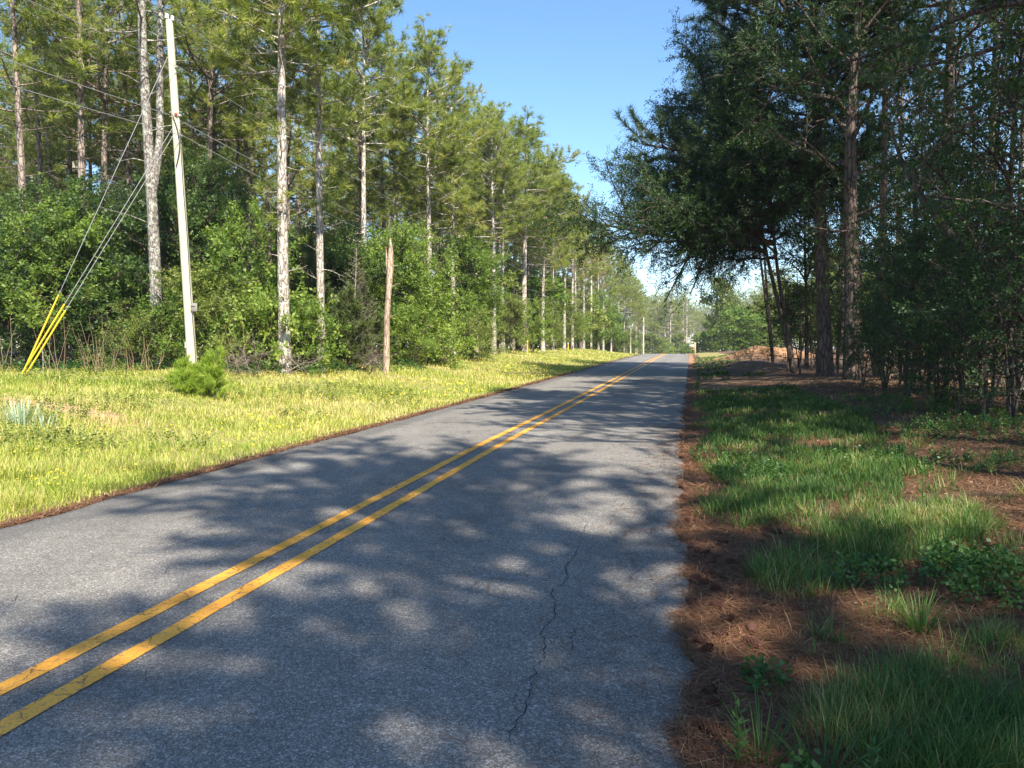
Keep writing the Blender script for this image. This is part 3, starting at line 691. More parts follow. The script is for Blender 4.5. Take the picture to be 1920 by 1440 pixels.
for (px, d, lab) in ((1122, 118, 'rust-tinged pine beyond the second utility pole'), (1078, 101, 'rust-tinged pine behind the row, left of the second utility pole')):
    x, y = P(px, d); put(krust, 'pine_tree', x, y, 1.1, 1.05, lab, 'pine tree', G1)

# ------------------------------------------------------------------ understorey along the edge
G2 = 'leafy growth along the edge of the left wood'
UND = [  # px, dist, lib, idx, sx, sz, label, name, cat
 (10, 26.5, kd, 0, 1.0, 1.0, 'dark tangled bush at the left edge, behind the foot of the yellow guards', 'dark_shrub', 'bush'),
 (62, 28.5, kd, 1, 1.0, .95, 'dark leafy sapling behind the yellow guards, leftmost but one', 'leafy_tree', 'tree'),
 (118, 27, kb, 2, .9, .75, 'leafy bush with sunlit sprays right of the yellow guards', 'leafy_tree', 'tree'),
 (160, 29, kd, 1, 1.05, 1.0, 'dark leafy tree under the stout grey pine', 'leafy_tree', 'tree'),
 (205, 27.5, kd, 0, .9, .8, 'low dark bush left of the lichen-covered forked pine', 'dark_shrub', 'bush'),
 (240, 29.5, kd, 2, .85, .85, 'tall dark small-leaved tree beside the lichen-covered forked pine', 'leafy_tree', 'tree'),
 (255, 24.8, ks, 1, .9, .75, 'small sunlit shrub in the grass left of the utility pole', 'small_shrub', 'shrub'),
 (318, 25.6, ks, 0, 1.0, .95, 'leafy shrub close behind the utility pole foot', 'small_shrub', 'shrub'),
 (345, 29, kd, 1, .95, 1.12, 'dark vine-hung tree behind the middle of the utility pole', 'leafy_tree', 'tree'),
 (400, 30, kd, 2, 1.0, .98, 'dark vine tangle right of the utility pole', 'leafy_tree', 'tree'),
 (392, 26.2, kb, 4, .75, .55, 'yellow-green bush low beside the utility pole on its right', 'leafy_tree', 'tree'),
 (468, 27.5, kb, 1, .98, 1.08, 'rounded bright green vine-covered tree right of the utility pole', 'vine_covered_tree', 'tree'),
 (430, 26, ks, 1, 1.2, 1.0, 'pale-stemmed shrub under the rounded vine-covered tree', 'small_shrub', 'shrub'),
 (486, 26, ks, 0, 1.1, 1.1, 'shrub at the left side of the foot of the thick flecked pine', 'small_shrub', 'shrub'),
 (572, 27, ks, 0, 1.0, 1.1, 'sunlit shrub at the right side of the foot of the thick flecked pine', 'small_shrub', 'shrub'),
 (578, 32, kc, 1, .9, .9, 'olive cedar between the two pale pines right of the utility pole', 'cedar_tree', 'tree'),
 (567, 28.5, kc, 0, .6, .62, 'low olive cedar in front of the slim straight pale pine', 'cedar_tree', 'tree'),
 (655, 30.3, kc, 0, .85, .75, 'wide olive cedar right of the slim straight pale pine', 'cedar_tree', 'tree'),
 (648, 36, kd, 1, .9, .9, 'dark leafy tree behind the bare dead cedar', 'leafy_tree', 'tree'),
 (683, 34.5, kc, 1, .75, .72, 'feathery cedar just left of the broken snag', 'cedar_tree', 'tree'),
 (718, 38.5, kb, 2, .8, .8, 'bright leafy sapling behind the broken snag', 'leafy_tree', 'tree'),
 (757, 38, kb, 0, .95, 1.0, 'bright green broad-leaved tree right of the broken snag', 'leafy_tree', 'tree'),
 (778, 35.5, kb, 1, .6, .5, 'light green bush at the foot of the bright broad-leaved tree', 'leafy_tree', 'tree'),
 (800, 38.5, ks, 2, 1.55, 1.2, 'rounded green bush hiding the foot of the bright pale pine', 'round_shrub', 'shrub'),
 (818, 41.5, ks, 0, 1.3, 1.5, 'upright shrub between the rounded bush and the brown-stemmed pine', 'small_shrub', 'shrub'),
 (830, 50, kc, 1, 1.0, 1.2, 'tall olive cedar behind the brown-stemmed pine', 'cedar_tree', 'tree'),
 (880, 50, kb, 2, 1.1, 1.05, 'tall dark leafy tree right of the brown-stemmed pine', 'leafy_tree', 'tree'),
 (890, 50, kb, 0, .85, .75, 'leafy tree in front of the tall dark leafy tree, low and bright', 'leafy_tree', 'tree'),
 (884, 46, ks, 1, 1.3, 1.0, 'yellowish shrub at the foot of the tall dark leafy tree', 'small_shrub', 'shrub'),
 (958, 61, kb, 4, .8, .7, 'yellow-green bush left of the foot of the thick forked pine', 'leafy_tree', 'tree'),
 (1000, 68, kb, 1, .95, .85, 'bright leafy bush right of the foot of the thick forked pine', 'leafy_tree', 'tree'),
 (1027, 78, kb, 4, .85, .8, 'olive bush between the first two pale pines past the forked pine', 'leafy_tree', 'tree'),
 (1046, 84, kb, 3, .9, .85, 'small olive tree among the slim pines past the forked pine', 'leafy_tree', 'tree'),
 (1068, 92, kb, 4, .9, .9, 'olive bush just left of the fourth slim pine past the forked pine', 'leafy_tree', 'tree'),
 (1084, 100, kb, 0, .8, .7, 'green bush left of the second utility pole', 'leafy_tree', 'tree'),
 (1126, 116, kb, 1, 1.55, 1.65, 'bright green maple right of the second utility pole', 'maple_tree', 'tree'),
 (1148, 130, kd, 1, 1.1, 1.05, 'dark tree in the shade right of the bright green maple', 'leafy_tree', 'tree'),
 (1168, 148, kb, 4, 1.0, .75, 'low olive bush left of the third utility pole', 'leafy_tree', 'tree'),
]
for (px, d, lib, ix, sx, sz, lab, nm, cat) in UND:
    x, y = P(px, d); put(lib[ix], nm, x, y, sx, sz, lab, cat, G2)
nun = 0
for yy in np.arange(14, 190, 3.6):
    for xx in np.arange(-60, -6, 3.6):
        x = xx + rng.uniform(-1.5, 1.5); y = yy + rng.uniform(-1.5, 1.5); px, b = behind_edge(x, y)
        if px < -60 or px > 1190 or b < 1.0 or b > (16 if y < 60 else 12): continue
        if y < 62 and rng.random() < .16 + (b > 8) * .12: continue
        c_ = rng.random(); kk, nm, cat = (kd[1], 'leafy_tree', 'tree') if c_ < .3 else (kd[0], 'dark_shrub', 'bush') if c_ < .5 else (kd[2], 'leafy_tree', 'tree') if c_ < .7 else (kb[int(rng.integers(0, 5))], 'leafy_tree', 'tree')
        s_ = rng.uniform(.6, .95)
        later(put(kk, nm, x, y, s_ * 1.1, s_, 'leafy', cat, 'undergrowth ' + zone(px)), px, ('leafy ' if b < 6 else 'inner ') + ('bushes ' if cat == 'bush' else 'small trees ') + zone(px)); nun += 1
print('undergrowth', nun)
nb_ = 0
for yy in np.arange(20, 300, 6.0):
    for xx in np.arange(-120, -4, 6.2):
        x = xx + rng.uniform(-3, 3); y = yy + rng.uniform(-3, 3); px, b = behind_edge(x, y)
        if px < -60 or px > 1200 or b < (18 if y < 60 else 7) or b > 66: continue
        if rng.random() < .12: continue
        s_ = rng.uniform(.8, 1.25); nb_ += 1
        if rng.random() < .55: later(put(kfb[nb_ % 2], 'leafy_tree', x, y, s_ * 1.1, s_ * .75, '', 'tree', 'trees at the back of the left wood'), px, 'back leafy trees ' + zone(px))
        else: later(put(kfar[nb_ % 3], 'pine_tree', x, y, s_, s_ * .95, '', 'pine tree', 'trees at the back of the left wood'), px, 'hindmost pines ' + zone(px))
print('back', nb_)

# bare dead cedar, broken snag, fallen branches
t = Tree(91); r = t.r; T = trunk_path(4.9, (.5, 0), r, .15, 12); T[0, 2] = -.2; t.line(T, .05 * (1 - np.linspace(0, 1, 12)) + .01, 6)
dz_ = dict(seg=[5, 3, 3], wig=[.14, .2, .2], up=[.08, .05, 0], ns=[3, 3, 3], levels=2, kids=[7, 3, 0], Lref=[1, .5, 1], t0=[.2, .2, 0], tilt=[.5, .7, 0], ang=[.8, .8, 0], lr=[.42, .5, 0], leaf=9, minr=.0)
for i_ in range(70):
    h = .06 + .93 * i_ / 70; az = i_ * 2.4; q = pathat(T, h); d = nrm(np.array([math.cos(az), math.sin(az), .1 + .6 * h])); t.branch(q, d, (1.35 * (1 - h) + .25) * r.uniform(.6, 1.15), .014, 0, dz_)
kdead = t.build('dead_cedar', M['twig'], M['twig'], TUFT)
x, y = P(652, 31.5); e = put(kdead, 'dead_cedar', x, y, 1.15, 1.0, 'bare dead cedar with many thin brown twigs, left of the broken snag', 'dead tree', None, rot=.3)
t = Tree(92); T = np.array([[0, 0, -.3], [.02, 0, 1], [.05, 0, 2.3], [.14, 0, 3.4], [.2, 0, 4.2], [.23, 0, 4.9], [.22, 0, 5.5]]); t.line(T, np.array([.16, .13, .12, .115, .14, .11, .02]), 9)
t.line(np.array([[.12, .03, 3.9], [.05, .03, 4.6], [.02, .03, 5.15]]), np.array([.06, .05, .01]), 6)
for i_ in range(7):
    h = t.r.uniform(.3, .95); q = pathat(T, h); az = t.r.uniform(0, 6.28); d = np.array([math.cos(az), math.sin(az), .4]); L = t.r.uniform(.2, .5); t.line(np.array([q, q + d * L * .5, q + d * L]), np.array([.02, .013, .004]), 4)
ksn = t.build('snag', M['deadwood'], M['deadwood'], TUFT)
x, y = P(724, 31.8); put(ksn, 'broken_snag', x, y, 1, 1, 'broken-topped pale dead trunk standing at the front of the left wood', 'dead trunk', None, rot=0.1)
def brush(seed, n_, L):
    t = Tree(seed); r = t.r
    for i_ in range(n_):
        az = r.uniform(0, 6.28); p = np.array([r.normal(0, .7), r.normal(0, .4), r.uniform(0, .15)]); d = nrm(np.array([math.cos(az), math.sin(az) * .6, r.uniform(.0, .75)])); t.branch(p, d, L * r.uniform(.5, 1.2), .02, 0, dz_)
    return t.build('brush', M['twig'], M['twig'], TUFT)
kbr = brush(93, 9, 1.7)
for (px, d, s_, lab) in ((447, 24.3, 1.1, 'tangle of dead grey branches at the wood edge, left of the thick flecked pine'), (500, 25.5, 1.0, 'fallen bare branches at the foot of the thick flecked pine'),
                         (675, 30, 1.2, 'fallen bare branches under the wide olive cedar'), (640, 33, 1.3, 'heap of dead twigs beside the bare dead cedar')):
    x, y = P(px, d); e = empty('dead_branches', (x, y, float(gz(x, y))), rng.uniform(0, 6), (s_, s_, s_)); obj('twigs', kbr[0], e); tag(e, lab, 'dead branches', 'dead branches along the wood edge')

# ------------------------------------------------------------------ far end of the road
def farz(x, y): return float(gz(x, y))
FARL = []
nf = 0
mbw, mbc = MB(), MB()
for (px0, px1, d0, d1, n_, H) in ((1195, 1290, 230, 330, 26, 21), (1215, 1480, 330, 460, 90, 22), (1380, 1950, 150, 260, 60, 19)):
    for i_ in range(n_):
        px = px0 + (px1 - px0) * (i_ + rng.random()) / n_; d = rng.uniform(d0, d1); x, y = P(px, d)
        k_ = kfar[int(rng.integers(0, 3))]; s_ = H / 21 * rng.uniform(.85, 1.1); sx = s_ * rng.uniform(1.1, 1.5)
        zn = 'closing the end of the road left of the mailbox' if px < 1300 else 'closing the end of the road right of the mailbox' if px < 1480 else 'beyond the clearing behind the right-hand trees'
        if d < 330 and px < 1480 or True:
            put(k_, 'pine_tree', x, y, sx, s_, 'hazy pine in the far wood ' + zn, 'pine tree', 'far pines ' + zn, dz=-.5); later(LASTP[0], px, 'far pines %s, %s row' % ('left of the mailbox' if px < 1300 else 'right of the mailbox' if px < 1480 else 'across the clearing', NUMW[int((d - d0) / (d1 - d0) * 5)])); nf += 1
print('far', nf)
FAR_B = [(1222, 215, 0, 1.0, .8, 'leafy tree just right of the third utility pole'), (1246, 240, 1, 1.1, .75, 'round far tree beside the smallest utility pole'), (1268, 250, 0, 1.2, .9, 'dark round tree where the road disappears'),
         (1290, 235, 1, 1.0, .6, 'low tree behind the mailbox'), (1318, 150, 1, .75, .62, 'small tree just right of the mailbox'), (1340, 175, 0, 1.1, 1.0, 'olive tree behind the left side of the clay heap'),
         (1356, 140, 0, 1.0, 1.28, 'tallest light green tree standing up above the far wood'), (1392, 130, 1, 1.25, 1.05, 'wide yellow-green tree behind the clay heap'), (1425, 150, 0, 1.2, 1.05, 'yellow-green tree at the right end behind the clay heap'),
         (1455, 165, 1, 1.2, 1.0, 'leafy tree seen between the leaning stems at the clearing'), (1375, 165, 1, 1.3, 1.0, 'green tree in the second line behind the clay heap')]
for (px, d, k_, sx, sz, lab) in FAR_B:
    x, y = P(px, d); put(kfb[k_], 'leafy_tree', x, y, sx, sz * (.8 if 'tallest' not in lab else 1.0), lab, 'tree', 'leafy trees at the end of the road', dz=-.3)
for px, d in ((1500, 80), (1535, 95), (1570, 75), (1610, 110), (1650, 85), (1700, 70), (1750, 95), (1800, 75), (1850, 90), (1900, 70)):
    x, y = P(px, d); put(kfb[int(rng.integers(0, 2))], 'leafy_tree', x, y, rng.uniform(.8, 1.1), rng.uniform(.6, .95), '', 'tree', 'leafy trees across the clearing'); later(bpy.context.scene.objects[0] if False else LASTP[0], px, 'sunlit leafy trees across the clearing')

# ------------------------------------------------------------------ right-hand grove
G3 = 'trees of the shaded grove on the right'
RP = dict(sp=.13, kids=[10, 0])
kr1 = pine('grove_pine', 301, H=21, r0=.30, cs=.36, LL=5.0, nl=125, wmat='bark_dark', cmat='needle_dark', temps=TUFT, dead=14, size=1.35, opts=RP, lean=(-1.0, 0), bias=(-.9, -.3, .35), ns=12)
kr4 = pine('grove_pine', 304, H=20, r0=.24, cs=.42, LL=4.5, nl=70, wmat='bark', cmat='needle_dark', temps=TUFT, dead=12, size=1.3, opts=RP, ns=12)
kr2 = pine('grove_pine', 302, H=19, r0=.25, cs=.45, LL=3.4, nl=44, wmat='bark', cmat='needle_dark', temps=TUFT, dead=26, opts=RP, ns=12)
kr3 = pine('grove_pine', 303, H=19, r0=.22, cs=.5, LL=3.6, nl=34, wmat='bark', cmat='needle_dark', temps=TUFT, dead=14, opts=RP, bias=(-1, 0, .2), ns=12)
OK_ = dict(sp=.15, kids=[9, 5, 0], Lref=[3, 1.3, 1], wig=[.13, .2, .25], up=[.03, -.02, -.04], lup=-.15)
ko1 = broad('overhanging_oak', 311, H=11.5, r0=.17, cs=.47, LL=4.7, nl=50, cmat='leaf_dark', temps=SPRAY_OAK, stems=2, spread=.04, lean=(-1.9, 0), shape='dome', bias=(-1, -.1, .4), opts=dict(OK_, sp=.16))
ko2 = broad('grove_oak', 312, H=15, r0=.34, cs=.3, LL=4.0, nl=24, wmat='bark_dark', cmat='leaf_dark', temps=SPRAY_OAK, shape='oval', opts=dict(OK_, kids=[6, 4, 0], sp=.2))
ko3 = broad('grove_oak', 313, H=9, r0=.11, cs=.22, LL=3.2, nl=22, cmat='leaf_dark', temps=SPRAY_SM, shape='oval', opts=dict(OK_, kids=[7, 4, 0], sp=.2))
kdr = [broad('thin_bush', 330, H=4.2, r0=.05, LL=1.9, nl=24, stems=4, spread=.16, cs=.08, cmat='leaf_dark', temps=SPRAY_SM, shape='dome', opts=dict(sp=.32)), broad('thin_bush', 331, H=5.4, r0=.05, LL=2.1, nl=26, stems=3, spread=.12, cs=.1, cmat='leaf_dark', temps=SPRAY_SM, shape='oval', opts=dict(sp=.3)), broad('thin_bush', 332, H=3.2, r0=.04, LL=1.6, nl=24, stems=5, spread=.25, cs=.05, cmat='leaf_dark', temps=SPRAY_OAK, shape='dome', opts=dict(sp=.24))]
GRV = [  # px, dist, kit, sx, sz, name, label, cat, rot
 (1548, 31, kr1, 1, 1, 'pine_tree', 'stout dark pine whose dense crown reaches over the road', 'pine tree', 0),
 (1762, 26, kr2, 1, 1, 'pine_tree', 'straight pine with a sunlit reddish trunk at upper right', 'pine tree', None),
 (1648, 28, kr3, .8, .95, 'pine_tree', 'slim straight pine just right of the big forked trunk', 'pine tree', 0),
 (1598, 26.5, ko2, 1.0, 1.0, 'oak_tree', 'big forked dark trunk with a sunlit patch, right of the stout dark pine', 'tree', 1.0),
 (1490, 34, ko1, 1.0, 1.0, 'oak_tree', 'leaning many-stemmed tree whose leafy boughs droop over the road', 'tree', 0),
 (1450, 43, ko1, .75, 1.3, 'oak_tree', 'leafy tree arching over the road just behind the leaning many-stemmed one', 'tree', .15),
 (1512, 37, ko3, 1.0, 1.0, 'oak_tree', 'slender stem right beside the leaning many-stemmed tree', 'tree', 0),
 (1700, 21, ko3, .6, .7, 'oak_tree', 'leafy tree with low dark boughs right of the big forked trunk', 'tree', 2.0),
 (1830, 19, ko3, .65, .62, 'oak_tree', 'small leafy tree under the sunlit reddish pine trunk', 'tree', 4.0),
 (1905, 15.5, ko3, .7, .8, 'oak_tree', 'leafy tree at the right edge of the grove', 'tree', 5.0),
 (1575, 42, kr2, .8, .9, 'pine_tree', 'thin pine behind the stout dark pine', 'pine tree', None),
 (1680, 38, kr3, .8, .9, 'pine_tree', 'pine standing behind the slim straight pine', 'pine tree', None),
 (1850, 30, kr3, .9, 1, 'pine_tree', 'pine half hidden in leaves at upper right', 'pine tree', None),
 (1780, 38, ko3, 1.2, 1.2, 'oak_tree', 'leafy tree at the back of the grove behind the sunlit reddish trunk', 'tree', None),
 (1870, 24, ko3, 1.15, 1.25, 'oak_tree', 'yellow-lit leafy tree at the right of the grove', 'tree', None),
 (1720, 33, ko3, 1.3, 1.35, 'oak_tree', 'tall leafy tree between the slim pine and the reddish trunk, at the back', 'tree', None),
 (1800, 30, ko3, 1.3, 1.5, 'oak_tree', 'tall leafy tree right behind the reddish trunk', 'tree', None),
 (1910, 27, ko3, 1.3, 1.3, 'oak_tree', 'tallest leafy tree at the right edge', 'tree', None),
 (1600, 48, ko3, 1.2, 1.3, 'oak_tree', 'leafy tree farthest back in the grove, left of the slim pine', 'tree', None),
 (1640, 34, ko3, 1.0, 1.1, 'oak_tree', 'leafy tree behind the big forked trunk', 'tree', None),
]
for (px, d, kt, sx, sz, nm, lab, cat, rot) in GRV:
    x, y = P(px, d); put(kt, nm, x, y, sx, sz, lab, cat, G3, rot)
# thin dark stems at the grove front
def stem_tree(seed, H):
    t = Tree(seed); r = t.r
    T = trunk_path(H, (r.uniform(-.5, .5), 0), r, .2, 10); T[0, 2] = -.2; t.line(T, .035 * (1 - np.linspace(0, 1, 10)) + .008, 5)
    o = dict(BROAD, levels=1, kids=[5, 0], Lref=[1.2, 1], leaf=1, sp=.2)
    for i_ in range(12):
        h = .3 + .7 * i_ / 12; az = i_ * 2.4; t.branch(pathat(T, min(h, .99)), nrm(np.array([math.cos(az), math.sin(az), .3])), r.uniform(.6, 1.5), .012, 0, o)
    return t.build('thin_stem', M['bark_dark'], M['leaf_dark'], SPRAY)
kst = [stem_tree(320 + i_, 6.5) for i_ in range(2)]
for i_, (px, d) in enumerate(((1478, 36), (1500, 33), (1522, 35), (1570, 30), (1585, 33), (1618, 30), (1668, 25), (1688, 22), (1716, 23), (1742, 20), (1775, 19.5), (1838, 17), (1862, 16), (1905, 15.5))):
    x, y = P(px, d); later(put(kst[i_ % 2], 'sapling', x, y, rng.uniform(.8, 1.2), rng.uniform(.7, 1.2), '', 'sapling', 'thin saplings in the right-hand grove'), px, 'thin dark saplings in the right-hand grove')
for i_, (px, d, s_, k_) in enumerate(((1660, 21.5, .6, 0), (1705, 18, .6, 0), (1760, 16, .65, 1), (1800, 14.5, .6, 0), (1850, 13.2, .6, 0), (1900, 12.5, .65, 1), (1930, 14, .8, 0), (1730, 22, .8, 1), (1830, 19, .9, 1), (1900, 19, .9, 2), (1620, 24, .4, 0), (1780, 25, .9, 0), (1690, 27, .8, 1), (1498, 38, .75, 1), (1530, 40, .6, 0), (1585, 36, .7, 1), (1640, 30, .75, 0))):
    x, y = P(px, d); put(kdr[k_], 'dark_shrub', x, y, s_ * 1.2, s_, 'dark bush under the right grove, ' + ['just right of the big forked trunk', 'below the slim straight pine', 'left of the arching bare limb', 'below the reddish trunk', 'low near the right edge', 'lowest at the right edge', 'outermost at the right edge', 'second line behind the slim pine', 'second line below the reddish trunk', 'tall one at the right edge', 'small one at the forked trunk foot', 'third line below the reddish trunk', 'third line behind the slim pine', 'at the foot of the leaning stems', 'between the leaning stems and the stout pine', 'right behind the stout dark pine', 'behind the big forked trunk'][i_], 'bush', 'bushes under the right-hand grove')
# grove trees beside and behind the camera: they throw the shade on the road
SH = [(6.0, 9.8, kr4, .92, .95, 0), (6.9, 4.6, kr3, .9, 1, 0), (5.9, -5.2, kr4, .92, .92, 2.), (7.6, 16.8, kr4, .8, .9, 1), (8.5, -11.5, kr3, 1.15, 1, 0), (7.2, -14.5, ko2, 1, .95, 0), (13, -1.5, kr2, 1, .9, 0), (11, 7, kr3, 1, 1, 1), (10.5, 14.5, kr2, .95, 1, 0), (8.2, 20, kr3, .95, .95, 0), (12.5, -18, kr2, .9, 1, 0), (9, -21, kr2, 1.0, 1, 0), (11, 24, kr2, 1, 1, 0), (7.6, 14, ko3, 1.15, 1.15, 1)]
for x, y, kt, sx, sz, rot in SH:
    put(kt, 'pine_tree' if kt not in (ko2, ko3) else 'oak_tree', x, y, sx, sz, 'shade tree of the right grove %s, %s, ' % ('abreast of the camera' if abs(y) < 5 else 'ahead, %d paces up' % round(y) if y > 0 else '%d paces behind the camera' % round(-y), 'by the verge' if x < 7.3 else 'farther in' if x < 9.5 else 'deep inside') + {id(kr2): 'slender', id(kr3): 'open-crowned', id(kr4): 'wide-crowned'}.get(id(kt), 'leafy'), 'tree', 'shade trees near the camera', rot)
# long bare limbs arching into the picture from the right
def limb(pts, r0, name, lab):
    pts = np.array(pts); t_ = np.linspace(0, 1, len(pts)); tt = np.linspace(0, 1, 22)
    Q_ = np.stack([np.interp(tt, t_, pts[:, c_]) for c_ in range(3)], -1)
    for _ in range(2): Q_[1:-1] = (Q_[:-2] + 2 * Q_[1:-1] + Q_[2:]) / 4
    return Q_
t = Tree(340); r = t.r
base = PZ(1905, 700, 15.5); trunk = np.array([[base[0], base[1], 0.1], PZ(1890, 560, 15.5), PZ(1800, 470, 16), PZ(1740, 400, 16.2), PZ(1690, 330, 16.5), PZ(1660, 250, 16.8)])
tr0 = limb(trunk, .12, '', ''); t.line(tr0, np.linspace(.13, .03, 22), 9)
for ps, r0 in (([(1960, 20, 14), (1860, 20, 14.5), (1770, 50, 15), (1680, 95, 15.5), (1600, 120, 16), (1500, 150, 16.5), (1430, 200, 17)], .07),
               ([(1990, 90, 13.5), (1920, 75, 13.5), (1840, 105, 14), (1740, 130, 14.6), (1640, 150, 15), (1560, 190, 15.4)], .05),
               ([(1960, 190, 13), (1880, 215, 13.4), (1780, 250, 14), (1700, 330, 14.4)], .04)):
    L_ = limb([PZ(*p) for p in ps], r0, '', ''); t.line(L_, np.linspace(r0, .012, 22), 7)
    o = dict(BROAD, levels=1, kids=[5, 0], Lref=[1.2, 1], leaf=1, sp=.22, lup=-.1)
    for i_ in range(4, 22):
        if r.random() < .45:
            az = r.uniform(0, 6.28); t.branch(L_[i_], nrm(np.array([math.cos(az), math.sin(az) * .6, r.uniform(-.5, .6)])), r.uniform(.7, 1.7), .013, 0, o)
main = limb([np.array([8.6, 10.6, 0.1]), np.array([8.5, 10.7, 4]), np.array([8.3, 10.9, 7.5]), np.array([8.2, 11, 11]), np.array([8.1, 11, 14])], .2, '', '')
t.line(main, np.linspace(.22, .05, 22), 10)
for ps in ((1960, 20, 14), (1990, 90, 13.5), (1960, 190, 13)):
    q = PZ(*ps); k = np.argmin(np.abs(main[:, 2] - q[2] + .8)); t.line(limb([main[k], (main[k] + q) / 2 + [0, 0, .1], q], .1, '', ''), np.linspace(.09, .065, 22), 7)
for i_ in range(16):
    k = r.integers(9, 21); az = r.uniform(-1.2, 1.8); t.branch(main[k], nrm(np.array([math.cos(az), math.sin(az), .4])), r.uniform(1.5, 3), .04, 0, dict(BROAD, sp=.2))
klimb = t.build('arching_tree', M['bark_dark'], M['leaf_dark'], SPRAY)
e = empty('oak_tree', (0, 0, 0)); e.location = (8.6, 10.6, 0.3)
for nm, me in (('trunk', klimb[0]), ('crown', klimb[1])):
    o_ = obj(nm, me, e, (-8.6, -10.6, -.3))
tag(e, 'dark tree at the right edge with long bare limbs arching across upper right', 'tree', G3)

# ------------------------------------------------------------------ utility poles and wires
m, n, o = mat('weathered_pole_wood'); co = objco(n)
a1 = noise(n, 12, 4, .65, co, (6, 6, .12)); a2 = noise(n, 1.2, 3, .6, co); oi = n.nodes.new("ShaderNodeObjectInfo")
c = mix(n, ramp(n, a1.outputs[0], [(.35, g(0)), (.65, g(1))]), (.40, .35, .26), (.66, .61, .48))
c = mix(n, ramp(n, a2.outputs[0], [(.45, g(0)), (.7, g(.6))]), c, (.42, .44, .26))
a4 = noise(n, 5, 5, .75, co, (5, 5, .07)); c = mix(n, ramp(n, a4.outputs[0], [(.60, g(0)), (.66, g(.75))]), c, (.16, .13, .10))
bsdf(n, o, c, .85, a1.outputs[0], .6, .01, .2); M['pole'] = m
def plain(name, col, rough=.6, metal=0.0):
    m, n, o = mat(name); a = noise(n, 30, 3, .6, objco(n)); lo = tuple(x * .78 for x in col); hi = tuple(min(1, x * 1.15) for x in col)
    b = bsdf(n, o, mix(n, ramp(n, a.outputs[0], [(.35, g(0)), (.65, g(1))]), lo, hi), rough); b.inputs["Metallic"].default_value = metal; return m
M['galv'] = plain('galvanised_steel', (.5, .5, .5), .45, .7); M['cable'] = plain('dark_cable', (.05, .05, .055), .6)
M['alu'] = plain('aluminium_wire', (.42, .42, .42), .5, .5); M['yellow'] = plain('yellow_plastic', (.66, .47, .03), .55)
M['porcelain'] = plain('porcelain_grey', (.6, .6, .58), .3); M['tagm'] = plain('weathered_tag', (.22, .21, .19), .7)
M['white'] = plain('white_paint', (.78, .78, .76), .5); M['wood_new'] = plain('sawn_wood', (.45, .33, .19), .8)
M['rust_steel'] = plain('rusty_steel', (.16, .07, .05), .8); M['red'] = plain('red_plastic', (.5, .05, .04), .5)
def make_pole(h, r0, r1, lean):
    mb = MB(); k = 12; z = np.linspace(-.4, h, k); t = (z + .4) / (h + .4)
    add_tubes(mb, np.stack([lean[0] * t, lean[1] * t, z], -1), r0 + (r1 - r0) * t, 14, cap=True)
    return mb.mesh('pole', M['pole'], True)
PX, PD = 363, 22.3; pxy = P(PX, PD); pz = float(gz(*pxy)); zt = PZ(331, 52, PD)
base = np.array([pxy[0], pxy[1], pz]); leanv = zt - base
pole = empty('utility_pole', base)
tag(pole, 'weathered leaning wooden utility pole held by three yellow-sleeved guy wires', 'utility pole', 'utility poles along the left side of the road')
obj('shaft', make_pole(leanv[2], .142, .098, leanv[:2]), pole)
def on(z): return np.array([leanv[0] * z / leanv[2], leanv[1] * z / leanv[2], z])
mb = MB(); top = on(leanv[2]); add_tubes(mb, np.array([top + [-.02, 0, -.25], top + [-.02, 0, .18]]), np.array([.012, .012]), 6, cap=True); obj('pin', mb.mesh('pin', M['galv']), pole)
def insulator(c):
    mb = MB(); zz = np.array([0, .03, .05, .08, .1, .13, .15]); rr = np.array([.045, .06, .035, .055, .03, .045, .01])
    add_tubes(mb, np.stack([np.full(7, c[0]), np.full(7, c[1]), c[2] + zz], -1), rr, 10, cap=True); obj('insulator', mb.mesh('insulator', M['porcelain'], True), pole)
insulator(top + [-.08, 0, .06]); insulator(top + [.10, 0, -.02])
ATT = [(137, .13), (218, -.10), (225, .12), (262, .12)]
za = lambda py: (650 - py) / F * PD + CAM_Z - pz
for py, dx in ATT:
    q = on(za(py)); mb = MB(); add_box(mb, q + [dx * .8, -.02, 0], (.16, .06, .05), 0, bev=.008); add_tubes(mb, np.array([q + [-.2, 0, .0], q + [.2, 0, .0]]), np.array([.012, .012]), 6, cap=True); obj('bracket', mb.mesh('bracket', M['galv']), pole)
q = on(za(224)); mb = MB(); add_box(mb, q + [.09, -.12, 0], (.09, .03, .07), bev=.005); obj('red_tag', mb.mesh('red_tag', M['red']), pole)
q = on(za(577)); mb = MB(); add_box(mb, q + [.20, -.06, 0], (.19, .03, .24), .2, bev=.01); add_box(mb, q + [.20, -.085, .04], (.12, .02, .02), .2); obj('number_plate', mb.mesh('number_plate', M['tagm']), pole)
mb = MB(); zz = np.linspace(.2, za(250), 30); add_tubes(mb, np.array([on(z_) + [.135 - .001 * z_ + .01 * math.sin(z_ * 2), -.06, 0] for z_ in zz]), np.full(30, .011), 5); obj('ground_wire', mb.mesh('ground_wire', M['cable']), pole)
mb = MB(); zz = np.linspace(za(320), za(225), 12); add_tubes(mb, np.array([on(z_) + [.16 * math.sin((z_ - zz[0]) / (zz[-1] - zz[0]) * 3.14), -.15, 0] for z_ in zz]), np.full(12, .014), 5); obj('cable_loop', mb.mesh('cable_loop', M['cable']), pole)
